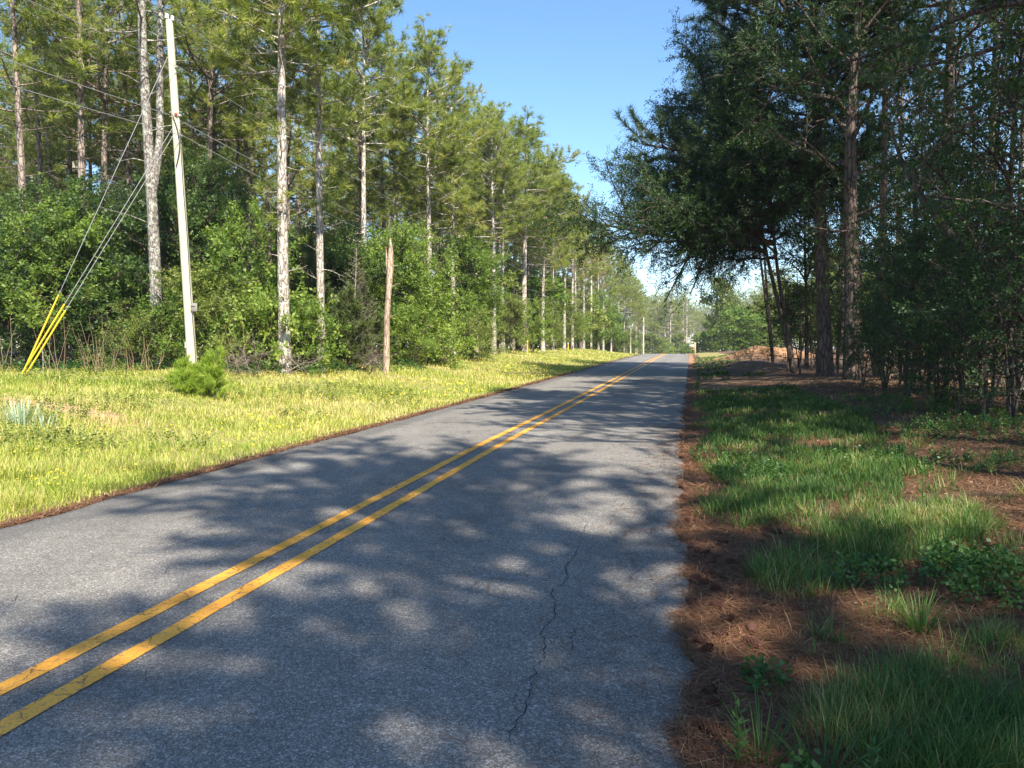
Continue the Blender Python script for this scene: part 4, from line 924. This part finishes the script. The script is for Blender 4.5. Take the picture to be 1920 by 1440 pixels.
# guys
for (py, ax, ay, sl, ty) in ((104, 36, 712, 2.35, 554), (236, 37, 709, 2.1, 571), (250, 40, 714, 2.1, 583)):
    a = base + on(za(py)); gx_, gy_ = P(ax, 21.2); b = np.array([gx_ + (ay - 710) * .02, gy_, PZ(ax, ay, 21.2)[2]]); b[2] = float(gz(b[0], b[1])) - .03
    e = obj('guy_wire', None, pole) if False else None
    mb = MB(); add_tubes(mb, np.array([a, b]) - base, np.array([.009, .009]), 6); gw = obj('guy_wire', mb.mesh('guy_wire', M['alu'], True), pole)
    zf = PZ(0, ty, 21.6)[2]; k = (zf - b[2]) / (a[2] - b[2]); mb = MB(); tt = np.linspace(0.004, k, 5)
    add_tubes(mb, np.array([b + (a - b) * t_ for t_ in tt]) - base, np.full(5, .024), 8, cap=True); obj('yellow_guard', mb.mesh('yellow_guard', M['yellow'], True), gw)
def simple_pole(px, d, H, lab, r0=.15):
    x, y = P(px, d); e = empty('utility_pole', (x, y, float(gz(x, y)))); obj('shaft', make_pole(H, r0, r0 * .68, (0, 0)), e)
    mb = MB(); add_tubes(mb, np.array([[0, 0, H - .1], [0, 0, H + .2]]), np.array([.015, .015]), 6, cap=True); add_tubes(mb, np.array([[-.2, 0, H * .83], [.2, 0, H * .83]]), np.array([.02, .02]), 6, cap=True)
    obj('bracket', mb.mesh('bracket', M['galv']), e); tag(e, lab, 'utility pole', 'utility poles along the left side of the road'); return np.array([x, y, float(gz(x, y))])
p2 = simple_pole(1108, 112, 10.7, 'bare pale utility pole beside the bright green maple, second along the road', .17)
p3 = simple_pole(1206, 196, 10.6, 'tall slim utility pole at the bend, third along the road', .2)
p4 = simple_pole(1233, 262, 8.5, 'small distant utility pole past the bend, fourth along the road', .17)
p0 = np.array([-16.2, -62, .7])
def wire(a, b, sag, r_, lab, mt='alu'):
    t_ = np.linspace(0, 1, 28); pts = a + (b - a) * t_[:, None]; pts[:, 2] -= sag * 4 * t_ * (1 - t_)
    mb = MB(); add_tubes(mb, pts, np.full(28, r_), 5); tag(obj('overhead_wire', mb.mesh('overhead_wire', M[mt], True)), lab, 'wire', 'wires strung between the utility poles')
H1 = [(48, 10.95), (137, 9.3), (222, 8.2), (262, 7.6)]
nm_ = ['topmost', 'second highest', 'third highest', 'lowest']
for i_, (py, h) in enumerate(H1):
    a = base + on(za(py)) + [[-.08, 0, .2], [.2, 0, 0], [-.2, 0, 0], [.2, 0, 0]][i_]
    wire(a, p0 + [.1 * i_, 0, h - .2], 1.2 + .2 * i_, .008 if i_ < 2 else .011, nm_[i_] + ' wire running from the leaning pole up to the upper left corner')
    wire(a, p2 + [0, 0, h - .25], 1.4 + .25 * i_, .008 if i_ < 2 else .011, nm_[i_] + ' wire running from the leaning pole down the road to the second pole')
for i_ in (0, 2):
    wire(p2 + [0, 0, H1[i_][1] - .25], p3 + [0, 0, H1[i_][1] - .3], 1.3, .02, nm_[i_] + ' wire between the second and the third pole')
a = PZ(1200, 577, 215); b = PZ(1480, 577, 205); wire(a, b, .8, .025, 'faint wire crossing the pale sky above the far wood')
# mailbox on its post, short posts
x, y = P(1303, 84); e = empty('mailbox', (x, y, float(gz(x, y))), -.05)
mb = MB(); add_box(mb, (0, 0, .68), (.15, .15, 1.55), bev=.012); obj('post', mb.mesh('post', M['wood_new']), e)
mb = MB(); add_box(mb, (-.33, 0, .93), (.62, .12, .09), bev=.01); add_tubes(mb, np.array([[-.05, 0, .62], [-.32, 0, .88]]), np.array([.035, .035]), 4); obj('arm', mb.mesh('arm', M['wood_new']), e)
mb = MB(); an = np.linspace(0, math.pi, 9); prof = [(-.11, 0)] + [(-.11 * math.cos(t_), .12 + .11 * math.sin(t_)) for t_ in an] + [(.11, 0)]
Vb = np.array([[xx_, q_[0], 1.0 + q_[1]] for xx_ in (-.62, -.12) for q_ in prof]); L_ = len(prof)
mb.add(Vb, [[0, i_ + 1, i_] for i_ in range(1, L_ - 1)] + [[L_, L_ + i_, L_ + i_ + 1] for i_ in range(1, L_ - 1)], [[i_, (i_ + 1) % L_, L_ + (i_ + 1) % L_, L_ + i_] for i_ in range(L_)])
bx_ = obj('box', mb.mesh('box', M['white']), e)
mb = MB(); add_box(mb, (-.3, -.125, 1.2), (.03, .012, .16)); obj('flag', mb.mesh('flag', M['red']), e)
tag(e, 'white mailbox on a wooden post at the right road edge near the crest', 'mailbox')
def marker(px, d, h, w, mt, lab, nm='marker_post', rr=None):
    x, y = P(px, d); e = empty(nm, (x, y, float(gz(x, y))))
    mb = MB(); add_tubes(mb, np.array([[0, 0, -.2], [0, 0, h * .82]]), np.array([w, w]), 8, cap=True); obj('post', mb.mesh('post', M[mt[0]]), e)
    mb = MB(); add_tubes(mb, np.array([[0, 0, h * .82], [0, 0, h]]), np.array([w * 1.25, w * 1.2]), 8, cap=True); obj('cap', mb.mesh('cap', M[mt[1]]), e); tag(e, lab, 'marker post')
marker(349.5, 23.2, .98, .028, ('rust_steel', 'white'), 'short rusty marker post with a white top against the foot of the leaning pole')
marker(989, 62, 1.2, .05, ('yellow', 'yellow'), 'short yellow marker post right of the thick forked pine')
marker(1065, 86, .9, .05, ('yellow', 'white'), 'small pale marker post at the wood edge before the second pole')
x, y = P(81, 25.2); e = empty('marker_post', (x, y, float(gz(x, y)))); mb = MB(); add_tubes(mb, np.array([[0, 0, -.2], [0, 0, .8]]), np.array([.02, .02]), 6, cap=True); obj('post', mb.mesh('post', M['galv']), e); tag(e, 'thin grey stake in the grass just right of the yellow guards', 'marker post')

# ------------------------------------------------------------------ ground plants
def blades(mb, pos, az, h, w, lean, curl, a, m=0):
    N = len(pos); dx = np.stack([np.cos(az), np.sin(az), np.zeros(N)], -1); sx = np.stack([-np.sin(az), np.cos(az), np.zeros(N)], -1)
    up = np.array([0, 0, 1.])
    def at(t): return pos + dx * (lean * t + curl * t * t)[:, None] * h[:, None] + up * (h * t * np.sqrt(np.maximum(.08, 1 - (.6 * (lean * t + curl * t * t)) ** 2)))[:, None]
    p0_, p1, p2_, p3_ = pos, at(.4), at(.75), at(1.)
    V = np.stack([p0_ - sx * w[:, None] / 2, p0_ + sx * w[:, None] / 2, p1 + sx * w[:, None] * .45, p1 - sx * w[:, None] * .45, p2_ + sx * w[:, None] * .3, p2_ - sx * w[:, None] * .3, p3_], 1).reshape(-1, 3)
    b = np.arange(N)[:, None] * 7
    mb.add(V, b + np.array([5, 4, 6]), np.concatenate([b + np.array([0, 1, 2, 3]), b + np.array([3, 2, 4, 5])]), np.repeat(a, 7), m)
def nz2(x, y, s, k=0): return .5 + .5 * np.clip(wob(x, y, s, k) + .5 * wob(y, x, s * .41, k + 3), -1, 1)
# sunny field, left
N = 620000
d = 4.2 * (130 / 4.2) ** rng.random(N); px = rng.uniform(-120, 1330, N); x, y = P(px, d); u = x - cx(y)
e_l = np.interp(px, [a for a, b in EDGE], [b for a, b in EDGE])
ok = (u < -3.16 - .12 * rng.random(N)) & (d < e_l + 1.5) & (y > -3)
bare = np.exp(-(((x + 11.2) / 2.3) ** 2 + ((y - 12.2) / .8) ** 2)); ok &= rng.random(N) > bare * .96
ok &= rng.random(N) < .3 + .9 * nz2(x, y, 1.3)
d, x, y, u, px, e_l = (q[ok] for q in (d, x, y, u, px, e_l)); N = len(x)
pat = nz2(x, y, 2.6, 1); h = (.07 + .10 * rng.random(N) + .08 * pat + .25 * np.clip((d - e_l + 4) / 5, 0, 1) * rng.random(N)) * np.clip((-u - 2.9) * 1.4, .5, 1)
h *= .66; h *= .55 + .9 * nz2(x, y, 1.2, 6); h *= 1 + .8 * (np.sin(x * 3.1) * np.sin(y * 2.7) > .75)
a = np.clip(-.05 + .55 * nz2(x, y, 3.3, 5) + .3 * nz2(x, y, .7, 4) + rng.normal(0, .2, N) + .4 * (rng.random(N) < .2), 0, 1)
a = np.where(np.clip((d - e_l + 3) / 3, 0, 1) > .5, a * .75, a)
mb = MB(); blades(mb, np.stack([x, y, gz(x, y) - .01], -1), rng.uniform(0, 6.28, N), h, np.maximum(.0035, d * .0008) * rng.uniform(.7, 1.3, N), rng.uniform(0, .5, N), rng.uniform(0, .6, N), a)
tag(obj('field_grass', mb.mesh('field_grass', M['grass_field'])), 'sunlit yellow-green grass covering the strip between the road and the left wood', 'grass', kind='stuff')
print('field blades', N)
# verge on the right: clumps
def clumps(n_c, region, hr, bl, wid, mt, name, lab, mask=None, keep=.45, ls=(.2, .9)):
    mb = MB(); C = []
    d = region[0] * (region[1] / region[0]) ** rng.random(n_c * 4); px = rng.uniform(region[2], region[3], n_c * 4); x, y = P(px, d); u = x - cx(y)
    ok = mask(x, y, u, d); x, y, d = x[ok][:n_c], y[ok][:n_c], d[ok][:n_c]; nb = rng.integers(bl[0], bl[1], len(x))
    ci = np.repeat(np.arange(len(x)), nb); N = len(ci); sc = rng.uniform(.6, 1.25, len(x))[ci]
    az = rng.uniform(0, 6.28, N); rr = np.abs(rng.normal(0, .055, N)) * sc; X_ = x[ci] + np.cos(az) * rr; Y_ = y[ci] + np.sin(az) * rr
    base_a = (.75 * nz2(x, y, .5, 6) + rng.uniform(-.1, .25, len(x)))[ci]; a = np.clip(base_a + rng.normal(0, .15, N) + .5 * (rng.random(N) < .12), 0, 1)
    h = rng.uniform(hr[0], hr[1], N) * sc; w = np.maximum(wid, d[ci] * .0009) * rng.uniform(.7, 1.25, N)
    blades(mb, np.stack([X_, Y_, gz(X_, Y_) - .01], -1), az + rng.normal(0, .5, N), h, w, rng.uniform(ls[0] * .3, ls[0] * 2, N), rng.uniform(0, ls[1], N), a)
    tag(obj(name, mb.mesh(name, M[mt])), lab, 'grass', kind='stuff'); print(name, N)
def vm(x, y, u, d):
    lim = 4.95 + .085 * np.clip(y, 0, 16); lo = 3.12 + .3 * nz2(x, y, .8, 3) + .2 * (y < 7)
    dens = 1.9 * (nz2(x, y, .75, 7) - .45) + .30 * (y > 6.5) * (y < 30) + .9 * (nz2(x, y, .23, 4) - .5) + .12 * (y > 3) * (y < 6.5) * (u > 3.5) - .35 * (y < 3.2) * (nz2(x, y, .31, 9) < .55)
    dens = np.where((u > lim), .10 * (nz2(x, y, .6, 2) > .6), dens); lim = 9
    dens = np.where((y > 36) & (y < 56), dens - .1 - 1.0 * np.exp(-(((x - 3.9) / 1.6) ** 2 + ((y - 45) / 5) ** 2)), dens)
    dens = dens - 1.2 * np.exp(-((y - 31) / 4.5) ** 2) * (u > 3.4)
    return (u > lo) & (u < lim) & (rng.random(len(x)) < dens) & (y > 1.2)
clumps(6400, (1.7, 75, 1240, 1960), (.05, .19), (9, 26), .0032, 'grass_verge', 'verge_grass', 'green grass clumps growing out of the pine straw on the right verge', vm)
# fine turf between clumps further along
N = 90000; d = 5.5 * (75 / 5.5) ** rng.random(N); px = rng.uniform(1200, 1700, N); x, y = P(px, d); u = x - cx(y); ok = (u > 3.45) & (u < 5.1 + .085 * np.clip(y, 0, 16)) & (rng.random(N) < 2.2 * (nz2(x, y, 1.1, 8) - .4) + .5 * (y > 7) * (y < 30)) & ~((y > 38) & (y < 55) & (x > 2.6)) & ~((y > 27) & (y < 35.5) & (u > 3.4)); x, y, d = x[ok], y[ok], d[ok]; N = len(x)
mb = MB(); blades(mb, np.stack([x, y, gz(x, y) - .01], -1), rng.uniform(0, 6.28, N), rng.uniform(.05, .16, N), np.maximum(.004, d * .0011), rng.uniform(0, .5, N), rng.uniform(0, .7, N), np.clip(.3 + rng.normal(0, .2, N), 0, 1))
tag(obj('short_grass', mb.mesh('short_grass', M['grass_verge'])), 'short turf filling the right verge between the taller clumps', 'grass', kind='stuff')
# pine straw: fallen needles
N = 150000; d = 1.6 * (26 / 1.6) ** rng.random(N) ; px = rng.uniform(1150, 2000, N); x, y = P(px, d); u = x - cx(y)
edge = redge(y, 1) - .03 - .05 * rng.random(N) ** 3
ok = (u > edge) & (u < 11) & (rng.random(N) < np.where(u < 3.9, 1, .6 * nz2(x, y, .9, 2) + .3)) & (y > 1)
x, y, d, u = x[ok], y[ok], d[ok], u[ok]; N = len(x)
NR = 1500; yr = rng.uniform(1.2, 16, NR); ur = np.where(rng.random(NR) < .6, 2.95 - np.abs(rng.normal(0, .35, NR)), rng.uniform(-2.9, 2.9, NR)); x = np.r_[x, ur + cx(yr)]; y = np.r_[y, yr]; u = np.r_[u, ur]; d = np.r_[d, yr]
N2 = 26000; d2 = 5 * (60 / 5) ** rng.random(N2); y2 = rng.uniform(3, 40, N2); u2 = -3.0 - np.abs(rng.normal(0, .14, N2)) + .05; x = np.r_[x, u2 + cx(y2)]; y = np.r_[y, y2]; u = np.r_[u, u2]; d = np.r_[d, np.hypot(x[-N2:], y2)]; N = len(x)
az = rng.uniform(0, 6.28, N); L = rng.uniform(.06, .2, N); w = np.maximum(.0016, d * .0009)
z0 = np.where(np.abs(u) < 2.95, fitz(y) + .008 + .03 * (1 - (u / 2.97) ** 2), gz(x, y) + .004) + rng.uniform(0, .022, N) * (np.abs(u) > 2.7)
dx = np.stack([np.cos(az) * L / 2, np.sin(az) * L / 2, rng.normal(0, .08, N) * L * (np.abs(u) > 2.9)], -1); sx = np.stack([-np.sin(az) * w / 2, np.cos(az) * w / 2, np.zeros(N)], -1)
c_ = np.stack([x, y, z0 + .01], -1); bow = sx / w[:, None] * (rng.normal(0, .06, N) * L)[:, None]
V = np.stack([c_ - dx - sx, c_ - dx + sx, c_ + bow + sx, c_ + bow - sx, c_ + dx + sx * .5, c_ + dx - sx * .5], 1).reshape(-1, 3)
mb = MB(); b = np.arange(N)[:, None] * 6; mb.add(V, None, np.concatenate([b + np.array([0, 1, 2, 3]), b + np.array([3, 2, 4, 5])]), np.repeat(np.clip(rng.beta(2, 2.4, N), 0, 1), 6))
tag(obj('pine_straw', mb.mesh('pine_straw', M['straw'])), 'fallen reddish pine needles strewn along the right road edge and under the grove', 'pine straw', kind='stuff')
# dry leaves and chips
N = 9000; d = 1.8 * (30 / 1.8) ** rng.random(N); px = rng.uniform(1290, 2000, N); x, y = P(px, d); u = x - cx(y); ok = (u > 3.4) & (rng.random(N) < np.where(u > 6.3, 1, .35)); x, y, d = x[ok], y[ok], d[ok]; N = len(x)
lt = np.array([[0, -.5, 0], [.28, 0, .1], [0, .5, .04], [-.28, 0, .12]]); mb = MB()
scatter(mb, lt[:, [0, 2, 1]] * [1, 1, 1], np.array([[0, 1, 2, 3]]), np.stack([x, y, gz(x, y) + .02], -1), np.stack([rng.normal(size=N), rng.normal(size=N), rng.normal(0, .25, N)], -1), rng.uniform(.03, .075, N) * np.maximum(1, d / 12), rng.uniform(-.5, .5, N), rng.random(N))
tag(obj('leaf_litter', mb.mesh('leaf_litter', M['dryleaf'])), 'small dry brown leaves scattered on the ground under the right-hand trees', 'leaf litter', kind='stuff')
# low leafy ground cover
def cover(patches, mt, name, lab, size, temps, dens=1.0):
    mb = MB(); pos = []
    for (px, d, rx, ry_, n_, hh) in patches:
        x0, y0 = P(px, d); a_ = rng.uniform(0, 6.28, n_); r_ = np.sqrt(rng.random(n_)); x = x0 + np.cos(a_) * r_ * rx; y = y0 + np.sin(a_) * r_ * ry_
        pos.append(np.stack([x, y, gz(x, y) + hh * rng.random(n_) * (1 - r_ ** 2 * .7)], -1))
    pos = np.concatenate(pos); N = len(pos); di = np.stack([rng.normal(0, .5, N), rng.normal(0, .5, N), np.ones(N)], -1)
    for i_ in range(len(temps)):
        k_ = rng.integers(0, len(temps), N) == i_ if len(temps) > 1 else np.ones(N, bool)
        scatter(mb, *temps[i_], pos[k_], di[k_], size * rng.uniform(.7, 1.3, k_.sum()), rng.uniform(0, 6.28, k_.sum()), rng.random(k_.sum()))
    tag(obj(name, mb.mesh(name, M[mt])), lab, 'ground cover', kind='stuff')
SP_LOW = [leaf_spray(7, .30, .07, .09, s + 70, spread=1.3) for s in range(3)]
cover([(1880, 5.0, .4, .6, 330, .12), (1800, 5.4, .2, .25, 60, .08), (1640, 5.2, .3, .35, 110, .08), (1420, 9.4, .5, .5, 150, .12), (1660, 10, .9, 1.0, 160, .1), (1900, 11.5, 1.6, 1.0, 500, .25), (1800, 12.5, 1.2, .8, 300, .25), (1700, 15, 1.3, .8, 260, .25), (1880, 9.0, .8, .6, 120, .1), (1440, 3.6, .1, .15, 30, .05), (1560, 2.6, .12, .2, 50, .05), (1330, 11, .3, .7, 60, .08), (1600, 18, 1.2, 1, 160, .2)], 'weed', 'leafy_ground_cover', 'low leafy weeds and clover spreading in patches on the right verge', .38, SP_LOW)
cover([(x_, d_, .8, .8, 60, .2) for x_, d_ in zip(rng.uniform(0, 800, 46), rng.uniform(9, 24, 46)) if (P(x_, d_)[0] - cx(P(x_, d_)[1])) < -4.5 and d_ < 24.5], 'leaf_olive', 'field_weeds', 'leafy weeds mixed into the sunlit grass on the left', .5, SP_LOW)
cover([(x_, d_, 1.0, .7, 70, .4) for x_, d_ in ((20, 24.5), (90, 24.6), (170, 25), (235, 24.6), (300, 24.8), (420, 24.5), (480, 24.8), (560, 26), (620, 29), (700, 32), (760, 34), (830, 39), (900, 46))], 'weed', 'edge_weeds', 'tall leafy weeds at the foot of the left wood', .8, SP_LOW)
# flowers
N = 7000; d = 5 * (60 / 5) ** rng.random(N); px = rng.uniform(-60, 1150, N); x, y = P(px, d); u = x - cx(y)
cl = np.exp(-((u + 4.6) / 1.6) ** 2) * (nz2(x, y, 2.2, 9) > .52) + .25 * (nz2(x, y, 3, 4) > .7) * (d > 20); ok = (u < -3.5) & (rng.random(N) < cl) & (d < 50); x, y, d = x[ok], y[ok], d[ok]; N = len(x)
an = np.arange(5) * 2 * math.pi / 5; fv = np.concatenate([[[0, 0, 0]]] + [[[math.cos(t_ - .5) * .7, math.sin(t_ - .5) * .7, .15], [math.cos(t_), math.sin(t_), .2], [math.cos(t_ + .5) * .7, math.sin(t_ + .5) * .7, .15]] for t_ in an]); fq = np.array([[0, 1 + 3 * k_, 2 + 3 * k_, 3 + 3 * k_] for k_ in range(5)])
mb = MB(); scatter(mb, fv, fq, np.stack([x, y, gz(x, y) + rng.uniform(.12, .22, N)], -1), np.stack([rng.normal(0, .4, N), rng.normal(-.2, .4, N), np.ones(N)], -1), np.maximum(.012, d * .0015) * rng.uniform(.7, 1.3, N), rng.uniform(0, 6, N), rng.random(N))
tag(obj('yellow_wildflowers', mb.mesh('yellow_wildflowers', M['flower'])), 'tiny yellow wildflowers dotted through the sunny grass', 'wildflowers', kind='stuff'); print('flowers', N)
# single plants
def tuft_plant(name, px, d, n_, hr, w, mt, lab, cat, spread=.08, ls=.35, curl=.5, group=None, dirx=0.0):
    x, y = P(px, d); mb = MB(); az = rng.uniform(0, 6.28, n_); rr = np.abs(rng.normal(0, spread, n_)); p_ = np.stack([np.cos(az) * rr, np.sin(az) * rr, np.full(n_, -.02)], -1)
    blades(mb, p_, az, rng.uniform(hr[0], hr[1], n_), w * rng.uniform(.7, 1.3, n_), rng.uniform(0, ls, n_) , rng.uniform(0, curl, n_), rng.random(n_) * .8)
    return tag(obj(name, mb.mesh(name, M[mt]), None, (x, y, float(gz(x, y)))), lab, cat, group)
tuft_plant('silvery_grass_clump', 34, 12.6, 110, (.25, .52), .016, 'silver', 'pale silvery-green clump of stiff blades at the left edge of the field', 'plant', .2, .5, .3)
tuft_plant('silvery_grass_clump', 80, 12.6, 26, (.2, .38), .014, 'silver', 'smaller sparse silvery clump just right of the pale silvery-green one', 'plant', .12, .5, .3)
for px, d, n_, hh, lab in ((1640, 8.6, 50, .38, 'sunlit tuft of grass with a reddish base at the right end of the bright patch'), (1560, 9.2, 60, .42, 'tall arching sunlit grass tuft in the middle of the bright patch'), (1430, 9.6, 60, .36, 'bright lime grass tuft at the left of the sunlit patch'),
                   (1740, 4.3, 90, .30, 'arching dark grass tuft in the lower right'), (1440, 2.95, 46, .3, 'small upright grass tuft by the pine straw near the bottom'), (1560, 2.75, 60, .32, 'grass tuft low at the bottom right beside the sprig'), (1770, 16.2, 120, .8, 'tall dark rushy tuft against the grove bushes')):
    tuft_plant('grass_tuft', px, d, n_, (hh * .6, hh), .006 if d < 12 else .014, 'grass_verge', lab, 'grass tuft', .05 if d < 12 else .3, .6, .9, 'single large grass tufts on the right verge')
def sprig(seed, h, n_):
    t = Tree(seed); t.line(np.array([[0, 0, -.02], [.01, 0, h * .5], [.0, .02, h]]), np.array([.005, .004, .002]), 4); mb = MB()
    z = np.linspace(.1, 1, n_) * h; tv, tf = leaf_spray(1, .001, .35, 1.0, seed); r = t.r
    az = np.arange(n_) * 2.4; pos = np.stack([0 * z, 0 * z, z], -1); scatter(mb, np.array([[0, 0, 0], [.16, .04, .5], [0, 0, 1], [-.16, .04, .5]]), np.array([[0, 1, 2, 3]]), pos, np.stack([np.cos(az), np.sin(az), np.full(n_, .55)], -1), .09 * (1.1 - .6 * z / h), r.uniform(-.3, .3, n_), r.random(n_))
    wb = MB(); 
    for (k, ns), L in t.lines.items(): add_tubes(wb, np.array([x_[0] for x_ in L]), np.array([x_[1] for x_ in L]), ns)
    return wb.mesh('stem', M['weed'], True), mb.mesh('leaves', M['weed'])
ksp = sprig(401, .36, 26)
for i_, (px, d, s_, lab) in enumerate(((1735, 7.4, 1.0, 'upright leafy weed right of the sunlit grass patch'), (1762, 7.2, .7, 'shorter leafy weed beside the upright one'), (1405, 10.5, 1.1, 'leafy weed at the left of the sunlit patch'), (1500, 12.5, 1.2, 'tall leafy weed behind the sunlit patch'), (1865, 8.6, .8, 'small weed in a sun fleck at the right edge'), (1655, 2.6, .75, 'feathery green sprig at the bottom right'), (1395, 2.9, .8, 'leafy sprout beside the pine straw low in the picture'), (1390, 14, 1.2, 'leafy weed farther up the verge'))):
    x, y = P(px, d); e = empty('weed_plant', (x, y, float(gz(x, y))), i_ * 1.3, (s_, s_, s_)); obj('stem', ksp[0], e); obj('leaves', ksp[1], e); tag(e, lab, 'weed', 'leafy weeds on the right verge')
# dry stalks beside the guards
def stalks(seed, n_, h):
    t = Tree(seed)
    for i_ in range(n_):
        p = np.array([t.r.normal(0, .16), t.r.normal(0, .12), -.02]); d = nrm(np.array([t.r.normal(0, .16), t.r.normal(0, .1), 1])); hh = h * t.r.uniform(.5, 1.1); pts = [p]
        for _ in range(5): d = nrm(d + t.r.normal(0, .07, 3)); pts.append(pts[-1] + d * hh / 5)
        t.line(np.array(pts), np.linspace(.012, .004, 6), 3)
    return t.build('stalks', M['drystalk'], M['drystalk'], TUFT)[0]
kst2 = [stalks(411, 7, 1.7), stalks(412, 9, 1.3)]
for i_, (px, d, s_, lab) in enumerate(((182, 23.6, .95, 'tallest bundle of dry brown stalks right of the yellow guards'), (196, 23.8, 1.05, 'dry brown stalks just right of the tallest bundle'), (110, 23.6, .8, 'dry arching stalks close to the yellow guards'), (250, 24, .8, 'dry stalks midway between the guards and the leaning pole'), (10, 24, .9, 'dry stalks at the left edge of the field'), (285, 24.2, .75, 'short dry stalks left of the small pine bush'), (447, 24.5, .8, 'dry stalks right of the small pine bush'))):
    x, y = P(px, d); tag(obj('dry_stalks', kst2[i_ % 2], None, (x, y, float(gz(x, y)))), lab, 'dry weed', 'dry weed stalks along the left wood'); bpy.context.scene.objects[-1].scale = (s_,) * 3 if False else (1, 1, 1)
# small pine bush at the foot of the pole
t = Tree(420); r = t.r
for (x0, y0, hh) in ((-.55, 0, 1.15), (.0, .1, .95), (.5, -.1, 1.5), (.22, .05, 1.25), (-.25, -.15, .9)):
    T = trunk_path(hh, (0, 0), r, .08, 6); T[:, 0] += x0; T[:, 1] += y0; T[0, 2] = -.05; t.line(T, np.linspace(.02, .006, 6), 5)
    for i_ in range(20):
        h = .02 + .9 * i_ / 20; az = i_ * 2.4; t.branch(pathat(T, h), nrm(np.array([math.cos(az), math.sin(az), .5 + h])), .5 * (1 - h * .6), .008, 0, dict(PINE, levels=1, kids=[3, 0], Lref=None, leaf=0, sp=.075, lt0=.1, lup=.7, lr=[.6, 0]))
TB = [needle_tuft(22, .2, .014, .75, s + 80) for s in range(3)]
M['needle_lime'] = foliage('young_pine_needles', [(0, (.16, .23, .03)), (.6, (.27, .36, .05)), (1, (.40, .42, .10))], .4)
kbp = t.build('pine_bush', M['twig'], M['needle_lime'], TB)
x, y = P(374, 18.6); e = empty('young_pine_bush', (x, y, float(gz(x, y))), .0, (.85, .85, .76)); obj('stems', kbp[0], e); obj('foliage', kbp[1], e); tag(e, 'bushy young lime-green pine at the foot of the leaning pole', 'young pine')
# pine cones
def cone_mesh():
    mb = MB(); zz = np.linspace(0, 1, 8); rr = np.array([.3, .75, .95, 1, .9, .7, .4, .08]) * .014; add_tubes(mb, np.stack([0 * zz, 0 * zz, (zz - .5) * .075], -1), rr, 8)
    sv = np.array([[-.35, 0, 0], [.35, 0, 0], [.28, .1, .9], [-.28, .1, .9]]); P_, D = [], []
    for k_ in range(64):
        z_ = k_ / 64; az = k_ * 2.39996; R_ = .014 * math.sin(math.pi * min(.97, .14 + z_ * .8)); P_.append([math.cos(az) * R_ * .7, math.sin(az) * R_ * .7, (z_ - .5) * .07]); D.append([math.cos(az), math.sin(az), .35])
    scatter(mb, sv, np.array([[0, 1, 2, 3]]), np.array(P_), np.array(D), np.full(64, .017), np.zeros(64), np.full(64, .4)); return mb.mesh('pine_cone', M['conem'])
M['conem'] = plain('pine_cone_brown', (.10, .045, .03), .8)
cm = cone_mesh()
CN = [(1318, 1225), (1332, 1240), (1365, 1300), (1336, 1325), (1343, 1347), (1335, 1400), (1345, 1405), (1417, 1198), (1415, 1228), (1330, 1085), (1308, 1100), (1325, 1108), (1337, 1087), (1372, 1069), (1384, 1069), (1396, 1084), (1360, 1027), (1326, 1050), (1337, 1066), (1388, 1130), (1350, 1155), (1464, 1098), (1277, 925), (1284, 940), (1272, 775), (1278, 820), (1280, 864), (1300, 1035), (1312, 1045), (1420, 1230), (1356, 1210), (1295, 985), (1345, 1120), (1369, 1180), (1302, 1150), (1460, 1010)]
for i_, (px, py) in enumerate(CN):
    d = CAM_Z * F / (py - 650)
    for _ in range(5): x, y = P(px, d); d = (CAM_Z - float(gz(x, y))) * F / (py - 650)
    x, y = P(px, d); o_ = obj('pine_cone', cm, None, (x, y, float(gz(x, y)) + .04)); s_ = rng.uniform(.95, 1.35); o_.scale = (s_, s_, s_); o_.rotation_euler = (R(90) + rng.normal(0, .25), rng.uniform(0, 6), rng.uniform(0, 6.28))
    tag(o_, 'x', 'pine cone', 'pine cones on the right road edge'); later(o_, px, 'pine cones ' + ('at the bottom' if py > 1180 else 'beside the lower crack' if py > 1075 else 'beside the upper crack' if py > 960 else 'farther up the road edge'))

for px, d, s_, lab in ((1408, 47, .32, 'small dark bush in front of the clay heap'), (1440, 43, .22, 'low dark bush at the foot of the litter bank'), (1385, 52, .2, 'smallest bush on the litter bank left of the leaning stems')):
    x, y = P(px, d); put(kdr[0], 'small_shrub', x, y, s_ * 1.3, s_, lab, 'bush', 'small bushes on the bank before the clay heap')
relabel()
# ------------------------------------------------------------------ morning haze
HZ = HAZE_DENSITY if 'HAZE_DENSITY' in globals() else .0004
if HZ > 0:
    mb = MB(); mb.add(np.array([[x, y, z] for z in (-6., 30.) for x, y in ((-560, -100), (560, -100), (560, 1150), (-560, 1150))]), None, [[0, 3, 2, 1], [4, 5, 6, 7], [0, 1, 5, 4], [1, 2, 6, 5], [2, 3, 7, 6], [3, 0, 4, 7]])
    m, n, o = mat('thin_haze'); v_ = n.nodes.new('ShaderNodeVolumePrincipled'); v_.inputs['Density'].default_value = HZ; v_.inputs['Color'].default_value = (.86, .93, 1, 1); v_.inputs['Anisotropy'].default_value = .3
    n.links.new(v_.outputs[0], o.inputs['Volume']); tag(obj('haze', mb.mesh('haze', m)), 'thin bright haze in the air', 'haze', kind='stuff')
    SC.cycles.volume_bounces = 0
